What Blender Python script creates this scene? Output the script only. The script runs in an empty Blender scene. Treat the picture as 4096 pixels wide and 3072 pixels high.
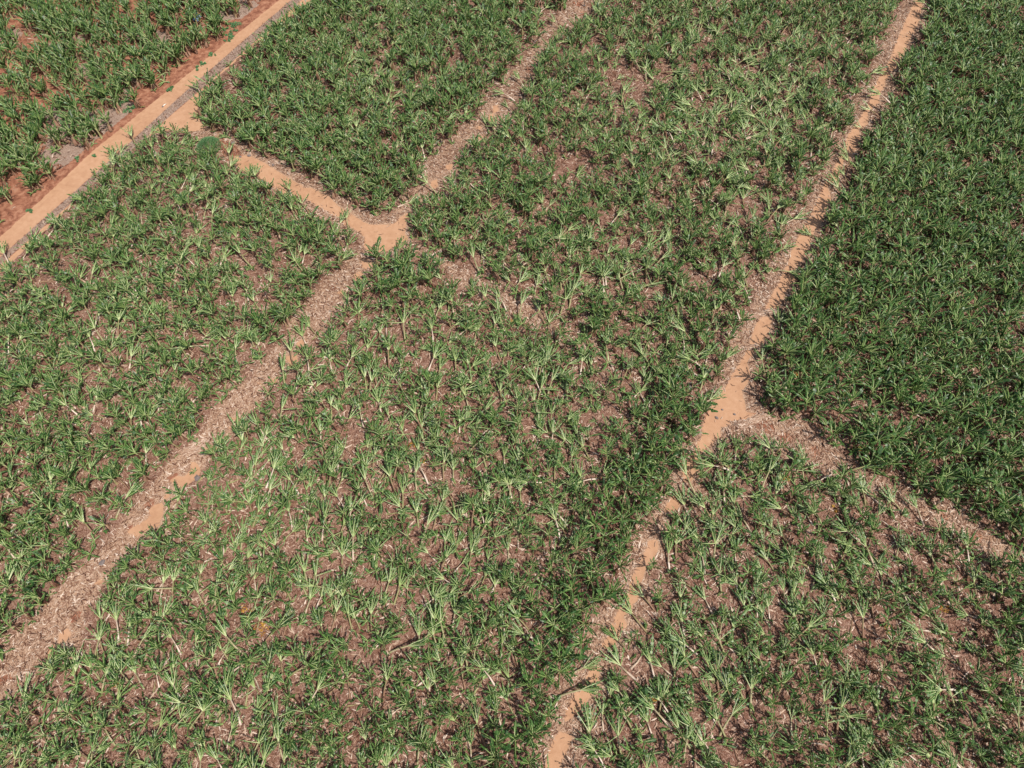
import bpy, math, random
import numpy as np
from math import radians, sin, cos, pi

random.seed(7)
rng = np.random.default_rng(11)
scene = bpy.context.scene
COL = scene.collection

# ------------------------------------------------------------------ camera
H = 100.0
PITCH = radians(62.0)
F = 2731.0                      # focal length in photo pixels (4096 wide)
FW = np.array([0, cos(PITCH), -sin(PITCH)])
UP = np.array([0, sin(PITCH), cos(PITCH)])


def g(u, v):
    """photo pixel -> point of the level ground"""
    x = (u - 2048.0) / F
    y = -(v - 1536.0) / F
    d = FW + y * UP + np.array([x, 0, 0])
    t = -H / d[2]
    return np.array([d[0] * t, d[1] * t])


def gs(pts):
    return np.array([g(u, v) for u, v in pts])


def to_px(P):
    """ground points (N,2) -> photo pixels (N,2)"""
    x = P[:, 0]
    y = P[:, 1]
    dep = y * FW[1] + H * -FW[2]
    upc = y * UP[1] - H * UP[2]
    return np.stack([2048 + F * x / dep, 1536 - F * upc / dep], 1)


cam_d = bpy.data.cameras.new('camera')
cam_d.lens = 36.0 * F / 4096.0
cam_d.sensor_width = 36.0
cam_d.clip_start = 0.5
cam_d.clip_end = 6000
cam = bpy.data.objects.new('camera', cam_d)
COL.objects.link(cam)
cam.location = (0, 0, H)
cam.rotation_euler = (pi / 2 - PITCH, 0, 0)
scene.camera = cam

# ------------------------------------------------------------------ light
SUN_EL = radians(60)
SUN_AZ = math.atan2(0.80, -0.60)          # clockwise from +Y
w = bpy.data.worlds.new('World')
scene.world = w
w.use_nodes = True
nt = w.node_tree
sky = nt.nodes.new('ShaderNodeTexSky')
sky.sky_type = 'NISHITA'
sky.sun_disc = False
sky.sun_elevation = SUN_EL
sky.sun_rotation = SUN_AZ
sky.dust_density = 3.0
bg = nt.nodes['Background']
nt.links.new(sky.outputs[0], bg.inputs[0])
bg.inputs[1].default_value = 0.085
sl = bpy.data.lights.new('sun', 'SUN')
sl.energy = 4.2
sl.angle = radians(1.5)
sl.color = (1.0, 0.95, 0.87)
so = bpy.data.objects.new('sun', sl)
COL.objects.link(so)
sd = np.array([sin(SUN_AZ) * cos(SUN_EL), cos(SUN_AZ) * cos(SUN_EL), sin(SUN_EL)])
import mathutils
so.rotation_euler = mathutils.Vector(sd).to_track_quat('Z', 'Y').to_euler()
so.location = tuple(sd * 200)
scene.view_settings.view_transform = 'Standard'
scene.view_settings.look = 'None'
scene.view_settings.exposure = 0.0
scene.view_settings.gamma = 1.0


# ------------------------------------------------------------------ materials
def new_mat(name):
    m = bpy.data.materials.new(name)
    m.use_nodes = True
    return m, m.node_tree, m.node_tree.nodes['Principled BSDF']


def N(t, typ, **kw):
    n = t.nodes.new(typ)
    for k, v in kw.items():
        setattr(n, k, v)
    return n


def ramp(t, stops, interp='LINEAR'):
    r = t.nodes.new('ShaderNodeValToRGB')
    r.color_ramp.interpolation = interp
    e = r.color_ramp.elements
    while len(e) > 1:
        e.remove(e[-1])
    e[0].position = stops[0][0]
    e[0].color = (*stops[0][1], 1)
    for p, c in stops[1:]:
        x = e.new(p)
        x.color = (*c, 1)
    return r


def noise(t, scale, detail=4, rough=0.6, dist=0.0, vec=None):
    n = t.nodes.new('ShaderNodeTexNoise')
    n.inputs['Scale'].default_value = scale
    n.inputs['Detail'].default_value = detail
    n.inputs['Roughness'].default_value = rough
    n.inputs['Distortion'].default_value = dist
    if vec is not None:
        t.links.new(vec, n.inputs['Vector'])
    return n


def mth(t, op, a, b=None, c=None):
    n = t.nodes.new('ShaderNodeMath')
    n.operation = op
    for i, x in enumerate((a, b, c)):
        if x is None:
            continue
        if isinstance(x, (int, float)):
            n.inputs[i].default_value = x
        else:
            t.links.new(x, n.inputs[i])
    return n.outputs[0]


def mix(t, fac, a, b, blend='MIX'):
    n = t.nodes.new('ShaderNodeMix')
    n.data_type = 'RGBA'
    n.blend_type = blend
    if isinstance(fac, (int, float)):
        n.inputs[0].default_value = fac
    else:
        t.links.new(fac, n.inputs[0])
    for i, x in ((6, a), (7, b)):
        if isinstance(x, tuple):
            n.inputs[i].default_value = (*x, 1)
        else:
            t.links.new(x, n.inputs[i])
    return n.outputs[2]


def sstep(t, x, lo, hi):
    n = t.nodes.new('ShaderNodeMapRange')
    n.interpolation_type = 'SMOOTHSTEP'
    t.links.new(x, n.inputs[0])
    n.inputs[1].default_value = lo
    n.inputs[2].default_value = hi
    return n.outputs[0]


def make_ground_mat():
    m, t, p = new_mat('field_ground')
    pos = N(t, 'ShaderNodeNewGeometry').outputs['Position']

    def att(name):
        a = N(t, 'ShaderNodeAttribute', attribute_name=name)
        return a.outputs['Fac']
    n_big = noise(t, 0.11, 5, 0.6, 0.3, pos).outputs[0]
    n_mid = noise(t, 0.9, 6, 0.65, 0.4, pos).outputs[0]
    n_fine = noise(t, 4.2, 6, 0.85, 1.5, pos).outputs[0]
    n_fib = noise(t, 2.6, 8, 0.85, 2.5, pos).outputs[0]
    # mulch of dead banana leaf
    f = mth(t, 'ADD', mth(t, 'MULTIPLY', n_fine, 0.55), mth(t, 'MULTIPLY', n_fib, 0.45))
    mul = ramp(t, [(0.40, (0.050, 0.022, 0.016)), (0.455, (0.14, 0.062, 0.040)),
                   (0.50, (0.23, 0.118, 0.082)), (0.545, (0.38, 0.235, 0.18)), (0.61, (0.62, 0.46, 0.38))])
    t.links.new(f, mul.inputs[0])
    lit = ramp(t, [(0.40, (0.14, 0.068, 0.042)), (0.46, (0.30, 0.165, 0.105)),
                   (0.52, (0.47, 0.305, 0.205)), (0.60, (0.78, 0.61, 0.47))])
    t.links.new(f, lit.inputs[0])
    grey = ramp(t, [(0.40, (0.13, 0.085, 0.068)), (0.5, (0.32, 0.235, 0.185)), (0.61, (0.56, 0.45, 0.38))])
    t.links.new(f, grey.inputs[0])
    red = ramp(t, [(0.38, (0.20, 0.080, 0.050)), (0.5, (0.315, 0.135, 0.082)), (0.62, (0.43, 0.215, 0.135))])
    t.links.new(n_mid, red.inputs[0])
    sand = ramp(t, [(0.34, (0.43, 0.235, 0.138)), (0.5, (0.51, 0.292, 0.175)), (0.68, (0.58, 0.352, 0.222))])
    t.links.new(mth(t, 'ADD', mth(t, 'MULTIPLY', n_mid, 0.6), mth(t, 'MULTIPLY', n_big, 0.4)), sand.inputs[0])

    def edge(name, amp=0.7, lo=0.42, hi=0.58):
        v = mth(t, 'ADD', att(name), mth(t, 'MULTIPLY', mth(t, 'SUBTRACT', n_mid, 0.5), amp))
        return sstep(t, v, lo, hi)
    c = mul.outputs[0]
    # darker wet soil showing between the litter
    soil = sstep(t, mth(t, 'ADD', n_big, mth(t, 'MULTIPLY', n_mid, 0.5)), 0.80, 0.92)
    c = mix(t, mth(t, 'MULTIPLY', soil, 0.55), c, (0.155, 0.062, 0.038))
    c = mix(t, edge('lit', 0.8, 0.3, 0.75), c, lit.outputs[0])
    c = mix(t, edge('red', 0.5), c, red.outputs[0])
    c = mix(t, mth(t, 'MULTIPLY', edge('gray', 1.3, 0.45, 0.6), 0.85), c, grey.outputs[0])
    c = mix(t, edge('sand', 0.55, 0.40, 0.60), c, sand.outputs[0])
    t.links.new(c, p.inputs['Base Color'])
    p.inputs['Roughness'].default_value = 0.95
    p.inputs['Specular IOR Level'].default_value = 0.15
    b = N(t, 'ShaderNodeBump')
    b.inputs['Distance'].default_value = 0.12
    hgt = mth(t, 'MULTIPLY', f, mth(t, 'SUBTRACT', 1.0, mth(t, 'MULTIPLY', att('sand'), 0.93)))
    t.links.new(hgt, b.inputs['Height'])
    b.inputs['Strength'].default_value = 0.8
    t.links.new(b.outputs[0], p.inputs['Normal'])
    return m


def tinted(name, stops, rough=0.6, transl=0.0, spec=0.3, var=0.25, nscale=3.0):
    m, t, p = new_mat(name)
    a = N(t, 'ShaderNodeAttribute', attribute_name='tint')
    pos = N(t, 'ShaderNodeNewGeometry').outputs['Position']
    n = noise(t, nscale, 3, 0.6, 0.0, pos).outputs[0]
    f = mth(t, 'ADD', a.outputs['Fac'], mth(t, 'MULTIPLY', mth(t, 'SUBTRACT', n, 0.5), var))
    r = ramp(t, stops)
    t.links.new(f, r.inputs[0])
    t.links.new(r.outputs[0], p.inputs['Base Color'])
    p.inputs['Roughness'].default_value = rough
    p.inputs['Specular IOR Level'].default_value = spec
    if transl > 0:
        tr = N(t, 'ShaderNodeBsdfTranslucent')
        t.links.new(mix(t, 1.0, r.outputs[0], (0.95, 1.0, 0.45), 'MULTIPLY'), tr.inputs[0])
        ms = N(t, 'ShaderNodeMixShader')
        ms.inputs[0].default_value = transl
        t.links.new(p.outputs[0], ms.inputs[1])
        t.links.new(tr.outputs[0], ms.inputs[2])
        t.links.new(ms.outputs[0], t.nodes['Material Output'].inputs[0])
    return m


M_GROUND = make_ground_mat()
M_LEAF = tinted('banana_leaf', [(0.0, (0.022, 0.058, 0.020)), (0.3, (0.050, 0.128, 0.028)),
                                (0.55, (0.105, 0.215, 0.048)), (0.8, (0.19, 0.30, 0.125)),
                                (1.0, (0.36, 0.45, 0.26))], 0.42, 0.22, 0.5, 0.2, 1.2)
M_RIB = tinted('leaf_midrib', [(0.0, (0.15, 0.24, 0.06)), (0.5, (0.34, 0.42, 0.16)), (1.0, (0.66, 0.68, 0.42))], 0.5)
M_STEM = tinted('pseudostem', [(0.0, (0.11, 0.055, 0.03)), (0.35, (0.30, 0.17, 0.11)), (0.6, (0.30, 0.30, 0.13)),
                               (0.8, (0.56, 0.42, 0.32)), (1.0, (0.78, 0.64, 0.54))], 0.6, 0, 0.3, 0.3, 6.0)
M_DRY = tinted('dead_leaf', [(0.0, (0.06, 0.026, 0.018)), (0.3, (0.17, 0.080, 0.050)), (0.6, (0.34, 0.20, 0.135)),
                             (0.85, (0.54, 0.38, 0.28)), (1.0, (0.74, 0.60, 0.49))], 0.8, 0, 0.2, 0.25, 4.0)
M_YEL = tinted('yellow_weed', [(0.0, (0.22, 0.08, 0.02)), (0.6, (0.46, 0.23, 0.04)), (1.0, (0.55, 0.38, 0.09))], 0.7)
M_WEED = tinted('green_weed', [(0.0, (0.05, 0.13, 0.05)), (0.5, (0.11, 0.25, 0.10)), (1.0, (0.20, 0.36, 0.16))], 0.6, 0.15)
MATS = [M_LEAF, M_RIB, M_STEM, M_DRY, M_YEL, M_WEED]
LEAF, RIB, STEM, DRY, YEL, WEED = range(6)


# ------------------------------------------------------------------ mesh builder
class MB:
    def __init__(s):
        s.v = []
        s.f = []
        s.m = []
        s.t = []
        s.n = 0

    def add(s, V, Q, m, t):
        V = np.asarray(V, float)
        Q = np.asarray(Q, int)
        s.v.append(V)
        s.f.append(Q + s.n)
        s.m.append(np.full(len(Q), m))
        s.t.append(np.broadcast_to(np.asarray(t, float), (len(Q),)).copy())
        s.n += len(V)

    def arrays(s):
        if not s.v:
            return None
        return (np.concatenate(s.v), np.concatenate(s.f), np.concatenate(s.m), np.concatenate(s.t))


def build_mesh(name, V, Q, mats=None, mi=None, tint=None, smooth=False):
    me = bpy.data.meshes.new(name)
    n, k = len(V), len(Q)
    me.vertices.add(n)
    me.vertices.foreach_set('co', np.ascontiguousarray(V, np.float32).ravel())
    me.loops.add(k * 4)
    me.loops.foreach_set('vertex_index', np.ascontiguousarray(Q, np.int32).ravel())
    me.polygons.add(k)
    me.polygons.foreach_set('loop_start', np.arange(0, k * 4, 4, dtype=np.int32))
    if mats:
        if mi is not None:
            used = sorted(set(int(x) for x in np.unique(mi)))
            remap = np.zeros(len(mats), np.int32)
            for i, u in enumerate(used):
                me.materials.append(mats[u])
                remap[u] = i
            me.polygons.foreach_set('material_index', remap[mi.astype(int)].astype(np.int32))
        else:
            for m in mats:
                me.materials.append(m)
    if smooth:
        me.polygons.foreach_set('use_smooth', np.ones(k, bool))
    me.update(calc_edges=True)
    if tint is not None:
        a = me.attributes.new('tint', 'FLOAT', 'FACE')
        a.data.foreach_set('value', np.clip(tint, 0, 1).astype(np.float32))
    me.validate(verbose=False)
    return me


def link(name, data, parent=None, label=None, cat=None, group=None, kind=None):
    o = bpy.data.objects.new(name, data)
    COL.objects.link(o)
    if parent is not None:
        o.parent = parent
    if label:
        o['label'] = label
    if cat:
        o['category'] = cat
    if group:
        o['group'] = group
    if kind:
        o['kind'] = kind
    return o


# ------------------------------------------------------------------ plant pieces
U = rng.uniform


def leaf(mb, base, az, el, L, W, bend, fold, tatter, tint, nseg=8, petiole=0.25, mat=LEAF, ribtint=0.5,
         curl=0.0, ground=0.04, ribw=1.0):
    """one banana leaf: pale midrib and a blade torn into strips on both sides"""
    n = nseg
    ts = np.linspace(0, 1, n + 1)
    els = el - bend * ts ** 1.25
    azs = az + curl * ts
    d = np.stack([np.cos(els) * np.cos(azs), np.cos(els) * np.sin(azs), np.sin(els)], 1)
    step = L / n
    P = np.zeros((n + 1, 3))
    P[0] = base + d[0] * petiole
    for i in range(1, n + 1):
        P[i] = P[i - 1] + (d[i - 1] + d[i]) * 0.5 * step
    S = np.stack([-np.sin(azs), np.cos(azs), 0 * azs], 1)
    Nn = np.cross(d, S)          # points down for this handedness
    Nn = Nn * -np.sign(Nn[:, 2:3] + 1e-9) * -1
    up = np.where(Nn[:, 2:3] >= 0, Nn, -Nn)
    wprof = W * np.clip(np.sin(pi * np.clip(ts * 0.9 + 0.09, 0, 1)) ** 0.6, 0.05, 1)
    for sgn in (-1, 1):
        fo = fold + U(-0.25, 0.25)
        V, Q, T = [], [], []
        for i in range(n):
            if tatter > 0 and rng.random() < tatter * 0.35:
                continue
            ff = fo + U(-1, 1) * tatter * 0.7
            sd_ = sgn * S[i] * cos(ff) - up[i] * sin(ff)
            a = P[i]
            b = P[i + 1]
            ww = wprof[i] * U(1 - 0.35 * tatter, 1.0)
            w2 = wprof[i + 1] * U(1 - 0.35 * tatter, 1.0)
            sweep = d[i] * (0.45 * ww)
            gap = 0.22 * tatter * step
            c1 = b + sd_ * w2 + sweep - d[i] * gap
            c2 = a + sd_ * ww + sweep + d[i] * gap
            k = len(V)
            V += [a, b, c1, c2]
            Q.append([k, k + 1, k + 2, k + 3] if sgn > 0 else [k + 3, k + 2, k + 1, k])
            T.append(tint + U(-0.10, 0.10))
        if V:
            V = np.array(V)
            V[:, 2] = np.maximum(V[:, 2], ground)
            mb.add(V, Q, mat, T)
    # midrib, a small roof-shaped bar
    idx = [0, n // 3, 2 * n // 3, n]
    R = [base] + [P[i] for i in idx]
    wr = [0.045, 0.044, 0.036, 0.024, 0.006]
    V, Q = [], []
    for j, (p_, w_) in enumerate(zip(R, wr)):
        i = idx[max(j - 1, 0)]
        w_ = w_ * ribw
        V += [p_ + S[i] * w_ - up[i] * 0.01, p_ + up[i] * (w_ * 0.9 + 0.015), p_ - S[i] * w_ - up[i] * 0.01]
    for j in range(len(R) - 1):
        k = j * 3
        Q += [[k, k + 1, k + 4, k + 3], [k + 1, k + 2, k + 5, k + 4]]
    V = np.array(V)
    V[:, 2] = np.maximum(V[:, 2], ground + 0.02)
    mb.add(V, Q, RIB if mat == LEAF else mat, ribtint + (U(-0.1, 0.1) if mat == LEAF else 0))


def tube(mb, pts, rad, sides=6, mat=STEM, tint=0.5, cap=True):
    pts = np.array(pts, float)
    n = len(pts)
    V, Q, T = [], [], []
    for i in range(n):
        d = pts[min(i + 1, n - 1)] - pts[max(i - 1, 0)]
        d /= np.linalg.norm(d) + 1e-9
        a = np.cross(d, [0.3, 0.1, 1.0] if abs(d[2]) < 0.9 else [1, 0, 0])
        a /= np.linalg.norm(a)
        b = np.cross(d, a)
        for k in range(sides):
            an = 2 * pi * k / sides
            V.append(pts[i] + rad[i] * (cos(an) * a + sin(an) * b))
    tt = np.broadcast_to(np.asarray(tint, float), (n,))
    for i in range(n - 1):
        for k in range(sides):
            k2 = (k + 1) % sides
            Q.append([i * sides + k, i * sides + k2, (i + 1) * sides + k2, (i + 1) * sides + k])
            T.append((tt[i] + tt[i + 1]) / 2 + U(-0.06, 0.06))
    if cap and sides == 6:
        for o_ in (0, (n - 1) * sides):
            Q.append([o_, o_ + 1, o_ + 2, o_ + 3])
            Q.append([o_, o_ + 3, o_ + 4, o_ + 5])
            T += [min(tt[0] + 0.3, 1)] * 2
    mb.add(V, Q, mat, T)


def dry_leaf(mb, base, az, z0, L):
    """limp dead leaf hanging down a stem"""
    V, Q, T = [], [], []
    w_ = U(0.06, 0.13)
    s = np.array([-sin(az), cos(az), 0]) * w_
    o = np.array([cos(az), sin(az), 0])
    p = [base + o * 0.08 + [0, 0, z0], base + o * U(0.22, 0.4) + [0, 0, z0 - L * 0.35],
         base + o * U(0.25, 0.55) + [0, 0, max(z0 - L, 0.05)]]
    for q in p:
        V += [q + s * U(0.6, 1.2), q - s * U(0.6, 1.2)]
    t = U(0.05, 0.75)
    for j in range(2):
        Q.append([2 * j, 2 * j + 1, 2 * j + 3, 2 * j + 2])
        T.append(t + U(-0.1, 0.1))
    mb.add(V, Q, DRY, T)


def upright_plant(style, k):
    """fall direction is local +X for every kind; returns (stem, crown, dry) builders"""
    st, cr, dr = MB(), MB(), MB()
    nst = {'std': 1, 'lush': 1, 'clump': 3}[style]
    for s in range(nst):
        if style == 'clump':
            off = np.array([U(-0.45, 0.45), U(-0.45, 0.45), 0]) if s else np.zeros(3)
            hh = U(1.5, 2.3) if s == 0 else U(0.7, 1.8)
            lean = np.array([U(-0.1, 0.45), U(-0.3, 0.3), 0])
            nl = int(U(5, 8))
        else:
            off = np.zeros(3)
            hh = U(1.2, 2.1)
            lean = np.array([U(0.0, 0.7), U(-0.35, 0.35), 0])
            nl = int(U(7, 10)) if style == 'std' else int(U(9, 12))
        top = off + lean + [0, 0, hh]
        mid = off + lean * 0.35 + [0, 0, hh * 0.5]
        tb = U(0.1, 0.5)
        tube(st, [off + [0, 0, -0.05], mid, top], [0.13, 0.105, 0.07], 6, STEM, [tb, tb + 0.1, 0.6])
        a0 = U(0, 2 * pi)
        for i in range(nl):
            az = a0 + i * 2.4 + U(-0.3, 0.3)
            # wind from behind pulls the leaves round to +X
            az = math.atan2(sin(az), cos(az) + 0.40)
            if style == 'clump':
                el, bend, L = U(0.9, 1.5), U(0.15, 1.2), U(1.3, 2.1)
            else:
                el, bend, L = U(0.8, 1.5), U(0.25, 1.5), U(1.5, 2.5)
            leaf(cr, top, az, el, L, U(0.17, 0.27), bend, U(0.35, 1.0), U(0.35, 1.0),
                 np.clip(rng.normal(0.32, 0.18), 0.0, 0.9), 7, U(0.15, 0.35), ribtint=U(0.15, 0.75),
                 curl=U(-0.35, 0.35))
        for i in range(int(U(3, 7))):
            dry_leaf(dr, off + lean * 0.3, U(0, 2 * pi), hh * U(0.6, 0.95), U(0.5, 1.3))
    if style != 'clump' or k % 2:
        b = np.array([U(-0.7, 0.3), U(-0.6, 0.6), 0])
        for i in range(int(U(3, 6))):
            leaf(cr, b, U(0, 2 * pi), U(0.7, 1.4), U(0.6, 1.1), U(0.10, 0.17), U(0.4, 1.4), U(0.2, 0.7), U(0, 0.5),
                 U(0.2, 0.55), 5, 0.1, ribtint=U(0.1, 0.5))
    return st, cr, dr


def toppled_plant(k):
    st, cr, dr = MB(), MB(), MB()
    Ls = U(1.7, 2.7)
    ang = radians(U(58, 87))            # from the vertical
    side = U(-0.25, 0.25)
    r0 = 0.10
    e = np.array([sin(ang) * cos(side), sin(ang) * sin(side), cos(ang)])
    e2 = np.array([sin(ang) * cos(side * 1.6), sin(ang) * sin(side * 1.6), cos(ang) - 0.05])
    p0 = np.array([0, 0, 0.08])
    p1 = p0 + e * Ls * 0.5
    p2 = p1 + e2 * Ls * 0.5
    p1[2] = max(p1[2], 0.13)
    p2[2] = max(p2[2], 0.2)
    tb = U(0.25, 1.0)
    tube(st, [p0 - e * 0.1, p0 + e * 0.3, p1, p2], [0.12, 0.125, 0.10, 0.065], 6, STEM, [tb, tb, tb, 0.62])
    nl = int(U(6, 10))
    spread = U(0.22, 0.5)
    base_t = np.clip(rng.normal(0.42, 0.15), 0.15, 0.85)
    for i in range(nl):
        az = side * 1.5 + (i / (nl - 1) - 0.5) * 2 * spread * U(0.8, 1.5) + U(-0.1, 0.1)
        el = U(-0.05, 0.55)
        if i == nl - 1 and rng.random() < 0.5:
            az += random.choice((-1, 1)) * U(0.8, 1.8)
        leaf(cr, p2 - e2 * U(0, 0.25), az, el, U(1.5, 2.5), U(0.14, 0.25), U(-0.1, 0.6), U(0.1, 0.8), U(0.6, 1.25),
             np.clip(base_t + U(-0.2, 0.2), 0.1, 1), 8, U(0.2, 0.5), ribtint=U(0.3, 0.8), curl=U(-0.2, 0.2), ribw=1.0)
    for i in range(int(U(2, 5))):
        a = U(-0.7, 0.7)
        b = p0 + e * U(0.2, 1.5) * Ls * 0.5
        V = [b + [0, 0.05, 0], b - [0, 0.05, 0], b + [cos(a) * 0.6, sin(a) * 0.6 - 0.06, -b[2] + 0.05],
             b + [cos(a) * 0.6, sin(a) * 0.6 + 0.06, -b[2] + 0.05]]
        dr.add(V, [[0, 1, 2, 3]], DRY, U(0.1, 0.9))
    # regrowth round the stool
    for i in range(int(U(0, 5))):
        leaf(cr, np.array([U(-0.3, 0.3), U(-0.3, 0.3), 0.02]), U(0, 2 * pi), U(0.5, 1.3), U(0.6, 1.1), U(0.1, 0.18),
             U(0.3, 1.3), U(0.1, 0.6), U(0, 0.5), U(0.2, 0.5), 5, 0.1, ribtint=U(0.1, 0.5))
    return st, cr, dr


def shoot_plant(k):
    st, cr, dr = MB(), MB(), MB()
    h = U(0.15, 0.7)
    tube(st, [[0, 0, -0.03], [0.02, 0, h * 0.6], [0.05, 0, h]], [0.06, 0.05, 0.04], 6, STEM, [0.3, 0.5, 0.62])
    for i in range(int(U(5, 8))):
        az = U(0, 2 * pi)
        az = math.atan2(sin(az), cos(az) + 0.5)
        leaf(cr, np.array([0.03, 0, h]), az, U(0.15, 1.25), U(0.8, 1.5), U(0.13, 0.22), U(0.2, 1.3), U(0.1, 0.7),
             U(0, 0.9), np.clip(rng.normal(0.36, 0.14), 0.05, 0.9), 6, 0.12, ribtint=U(0.15, 0.7), curl=U(-0.3, 0.3))
    for i in range(2):
        dry_leaf(dr, np.zeros(3), U(0, 2 * pi), h * 0.9 + 0.1, 0.5)
    return st, cr, dr


def fallen_stem(k):
    st, cr, dr = MB(), MB(), MB()
    L = U(0.9, 2.4)
    r = U(0.08, 0.13)
    tb = U(0.3, 1.0)
    b = U(-0.12, 0.12)
    tube(st, [[-L / 2, 0, r], [0, b, r * 1.0 + 0.02], [L / 2, 0, r * 0.9]], [r, r * 0.95, r * 0.65], 6, STEM, [tb, tb, tb - 0.1])
    for i in range(2):
        y = U(-0.12, 0.12)
        x = U(-L / 2, L / 2)
        dr.add([[x, y, r * 1.6], [x + 0.5, y + U(-.2, .2), 0.05], [x + 0.55, y + U(-.1, .3), 0.04], [x + 0.05, y + 0.1, r * 1.7]],
               [[0, 1, 2, 3]], DRY, U(0.4, 1.0))
    return st, cr, dr


def library(maker, n, *a):
    out = []
    for k in range(n):
        b = maker(*a, k) if a else maker(k)
        out.append([x.arrays() for x in b])
    return out


LIB = {
    'std': library(upright_plant, 14, 'std'),
    'lush': library(upright_plant, 10, 'lush'),
    'clump': library(upright_plant, 12, 'clump'),
    'top': library(toppled_plant, 24),
    'shoot': library(shoot_plant, 12),
    'log': library(fallen_stem, 10),
}

# ------------------------------------------------------------------ plan of the place (ground positions, taken off the photograph)
def sc(pts, ox, oy, f):
    return [(ox + x * f, oy + y * f) for x, y in pts]


SAND, RED = [], []
A_ = SAND.append
R_ = RED.append
# junction and the cross track coming down from the main road
A_(sc([(0, 110), (100, 115), (200, 160), (270, 200), (330, 270), (430, 330), (500, 370), (560, 410), (620, 440), (700, 440), (800, 440),
       (850, 420), (880, 380), (940, 340), (1000, 320), (990, 370), (940, 390), (940, 440), (930, 520), (960, 560), (930, 600), (880, 620),
       (760, 680), (650, 695), (600, 690), (560, 620), (560, 540), (480, 490), (400, 450), (330, 380), (200, 310), (100, 250), (0, 200)], 1200, 700, .452))
A_(sc([(1720, 1150), (1850, 1150), (1950, 1200), (2060, 1270), (2230, 1370), (2230, 1480), (2100, 1440), (2000, 1370), (1900, 1300), (1800, 1270), (1720, 1210)], 0, 0, .5425))
R_(sc([(1560, 1000), (1650, 1010), (1740, 1080), (1800, 1150), (1760, 1260), (1690, 1210), (1640, 1130), (1600, 1060)], 0, 0, .5425))
R_(sc([(1800, 1260), (1900, 1300), (2000, 1360), (1990, 1400), (1880, 1340)], 0, 0, .5425))
# right hand sandy track
A_([(3655, -40), (3662, 0), (3622, 81), (3581, 178), (3557, 242)] + sc([(740, 40), (700, 120), (650, 250), (640, 300), (590, 370), (540, 450), (480, 530), (440, 600),
   (410, 720), (380, 790), (330, 860), (270, 960), (220, 1060), (170, 1180), (110, 1300), (60, 1400), (0, 1500)], 3200, 300, .4218)
   + sc([(690, 130), (660, 200), (630, 290), (600, 350), (560, 440), (510, 520), (470, 610), (560, 640), (580, 600), (600, 540), (640, 460), (690, 380), (690, 300), (740, 270), (770, 200), (800, 140), (800, 50)], 2800, 900, .5516)
   + sc([(100, 1560), (130, 1490), (200, 1400), (240, 1300), (300, 1180), (260, 1060), (350, 1000), (400, 900), (410, 830), (500, 770), (540, 680), (570, 600), (560, 520), (640, 470),
         (650, 400), (640, 350), (710, 300), (760, 250), (745, 200), (800, 120), (810, 60)], 3200, 300, .4218) + [(3606, 242), (3638, 161), (3678, 81), (3694, 0), (3700, -40)])
A_(sc([(430, 670), (390, 760), (360, 860), (320, 960), (380, 960), (400, 890), (440, 880), (490, 800), (510, 740), (525, 665)], 2800, 900, .5516))
A_(sc([(790, 0), (760, 80), (700, 160), (680, 200), (620, 280), (590, 350), (550, 430), (500, 490), (440, 560), (390, 640), (340, 740), (300, 850), (290, 960), (240, 1040),
       (210, 1130), (140, 1220), (90, 1300), (70, 1400), (100, 1470), (170, 1480), (220, 1380), (310, 1280), (300, 1230), (280, 1150), (330, 1110), (390, 1050), (500, 970), (500, 860),
       (560, 850), (620, 800), (740, 775), (900, 740), (880, 710), (790, 680), (780, 600), (760, 540), (740, 460), (790, 400), (820, 340), (830, 250), (800, 170), (820, 90), (860, 20), (860, -20)], 2700, 1400, .3617))
R_(sc([(850, 830), (900, 860), (960, 900), (1050, 930), (1130, 890), (1080, 820), (1020, 780), (950, 790), (900, 820)], 2700, 1400, .3617))
R_(sc([(1120, 960), (1200, 920), (1290, 920), (1300, 980), (1250, 1050), (1190, 1010)], 2700, 1400, .3617))
R_(sc([(1480, 1130), (1540, 1040), (1590, 1100), (1610, 1160), (1530, 1200)], 2700, 1400, .3617))
R_(sc([(740, 700), (800, 690), (900, 700), (915, 760), (740, 775)], 2700, 1400, .3617))
R_(sc([(420, 560), (330, 740), (370, 780), (470, 640), (530, 480)], 2700, 1400, .3617))
A_(sc([(540, 370), (580, 345), (620, 360), (620, 390), (580, 420), (580, 460), (510, 470), (490, 480), (460, 510), (500, 430)], 2350, 1750, .6304))
A_(sc([(390, 650), (440, 650), (450, 690), (440, 740), (400, 790), (370, 840), (350, 900), (330, 960), (260, 960), (280, 880), (310, 830), (350, 760), (370, 700)], 2350, 1750, .6304))
A_(sc([(555, 0), (520, 80), (480, 140), (455, 200), (430, 260), (395, 320), (440, 320), (480, 300), (500, 240), (540, 200), (520, 160), (560, 110), (600, 50), (610, 0)], 2100, 2350, .758))
A_(sc([(345, 420), (395, 420), (390, 480), (390, 530), (340, 580), (320, 620), (260, 680), (210, 710), (210, 660), (240, 600), (270, 540), (310, 520), (330, 460)], 2100, 2350, .758))
A_(sc([(180, 760), (250, 780), (240, 830), (210, 890), (190, 930), (170, 1000), (80, 1000), (120, 880), (150, 800)], 2100, 2350, .758))
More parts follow.
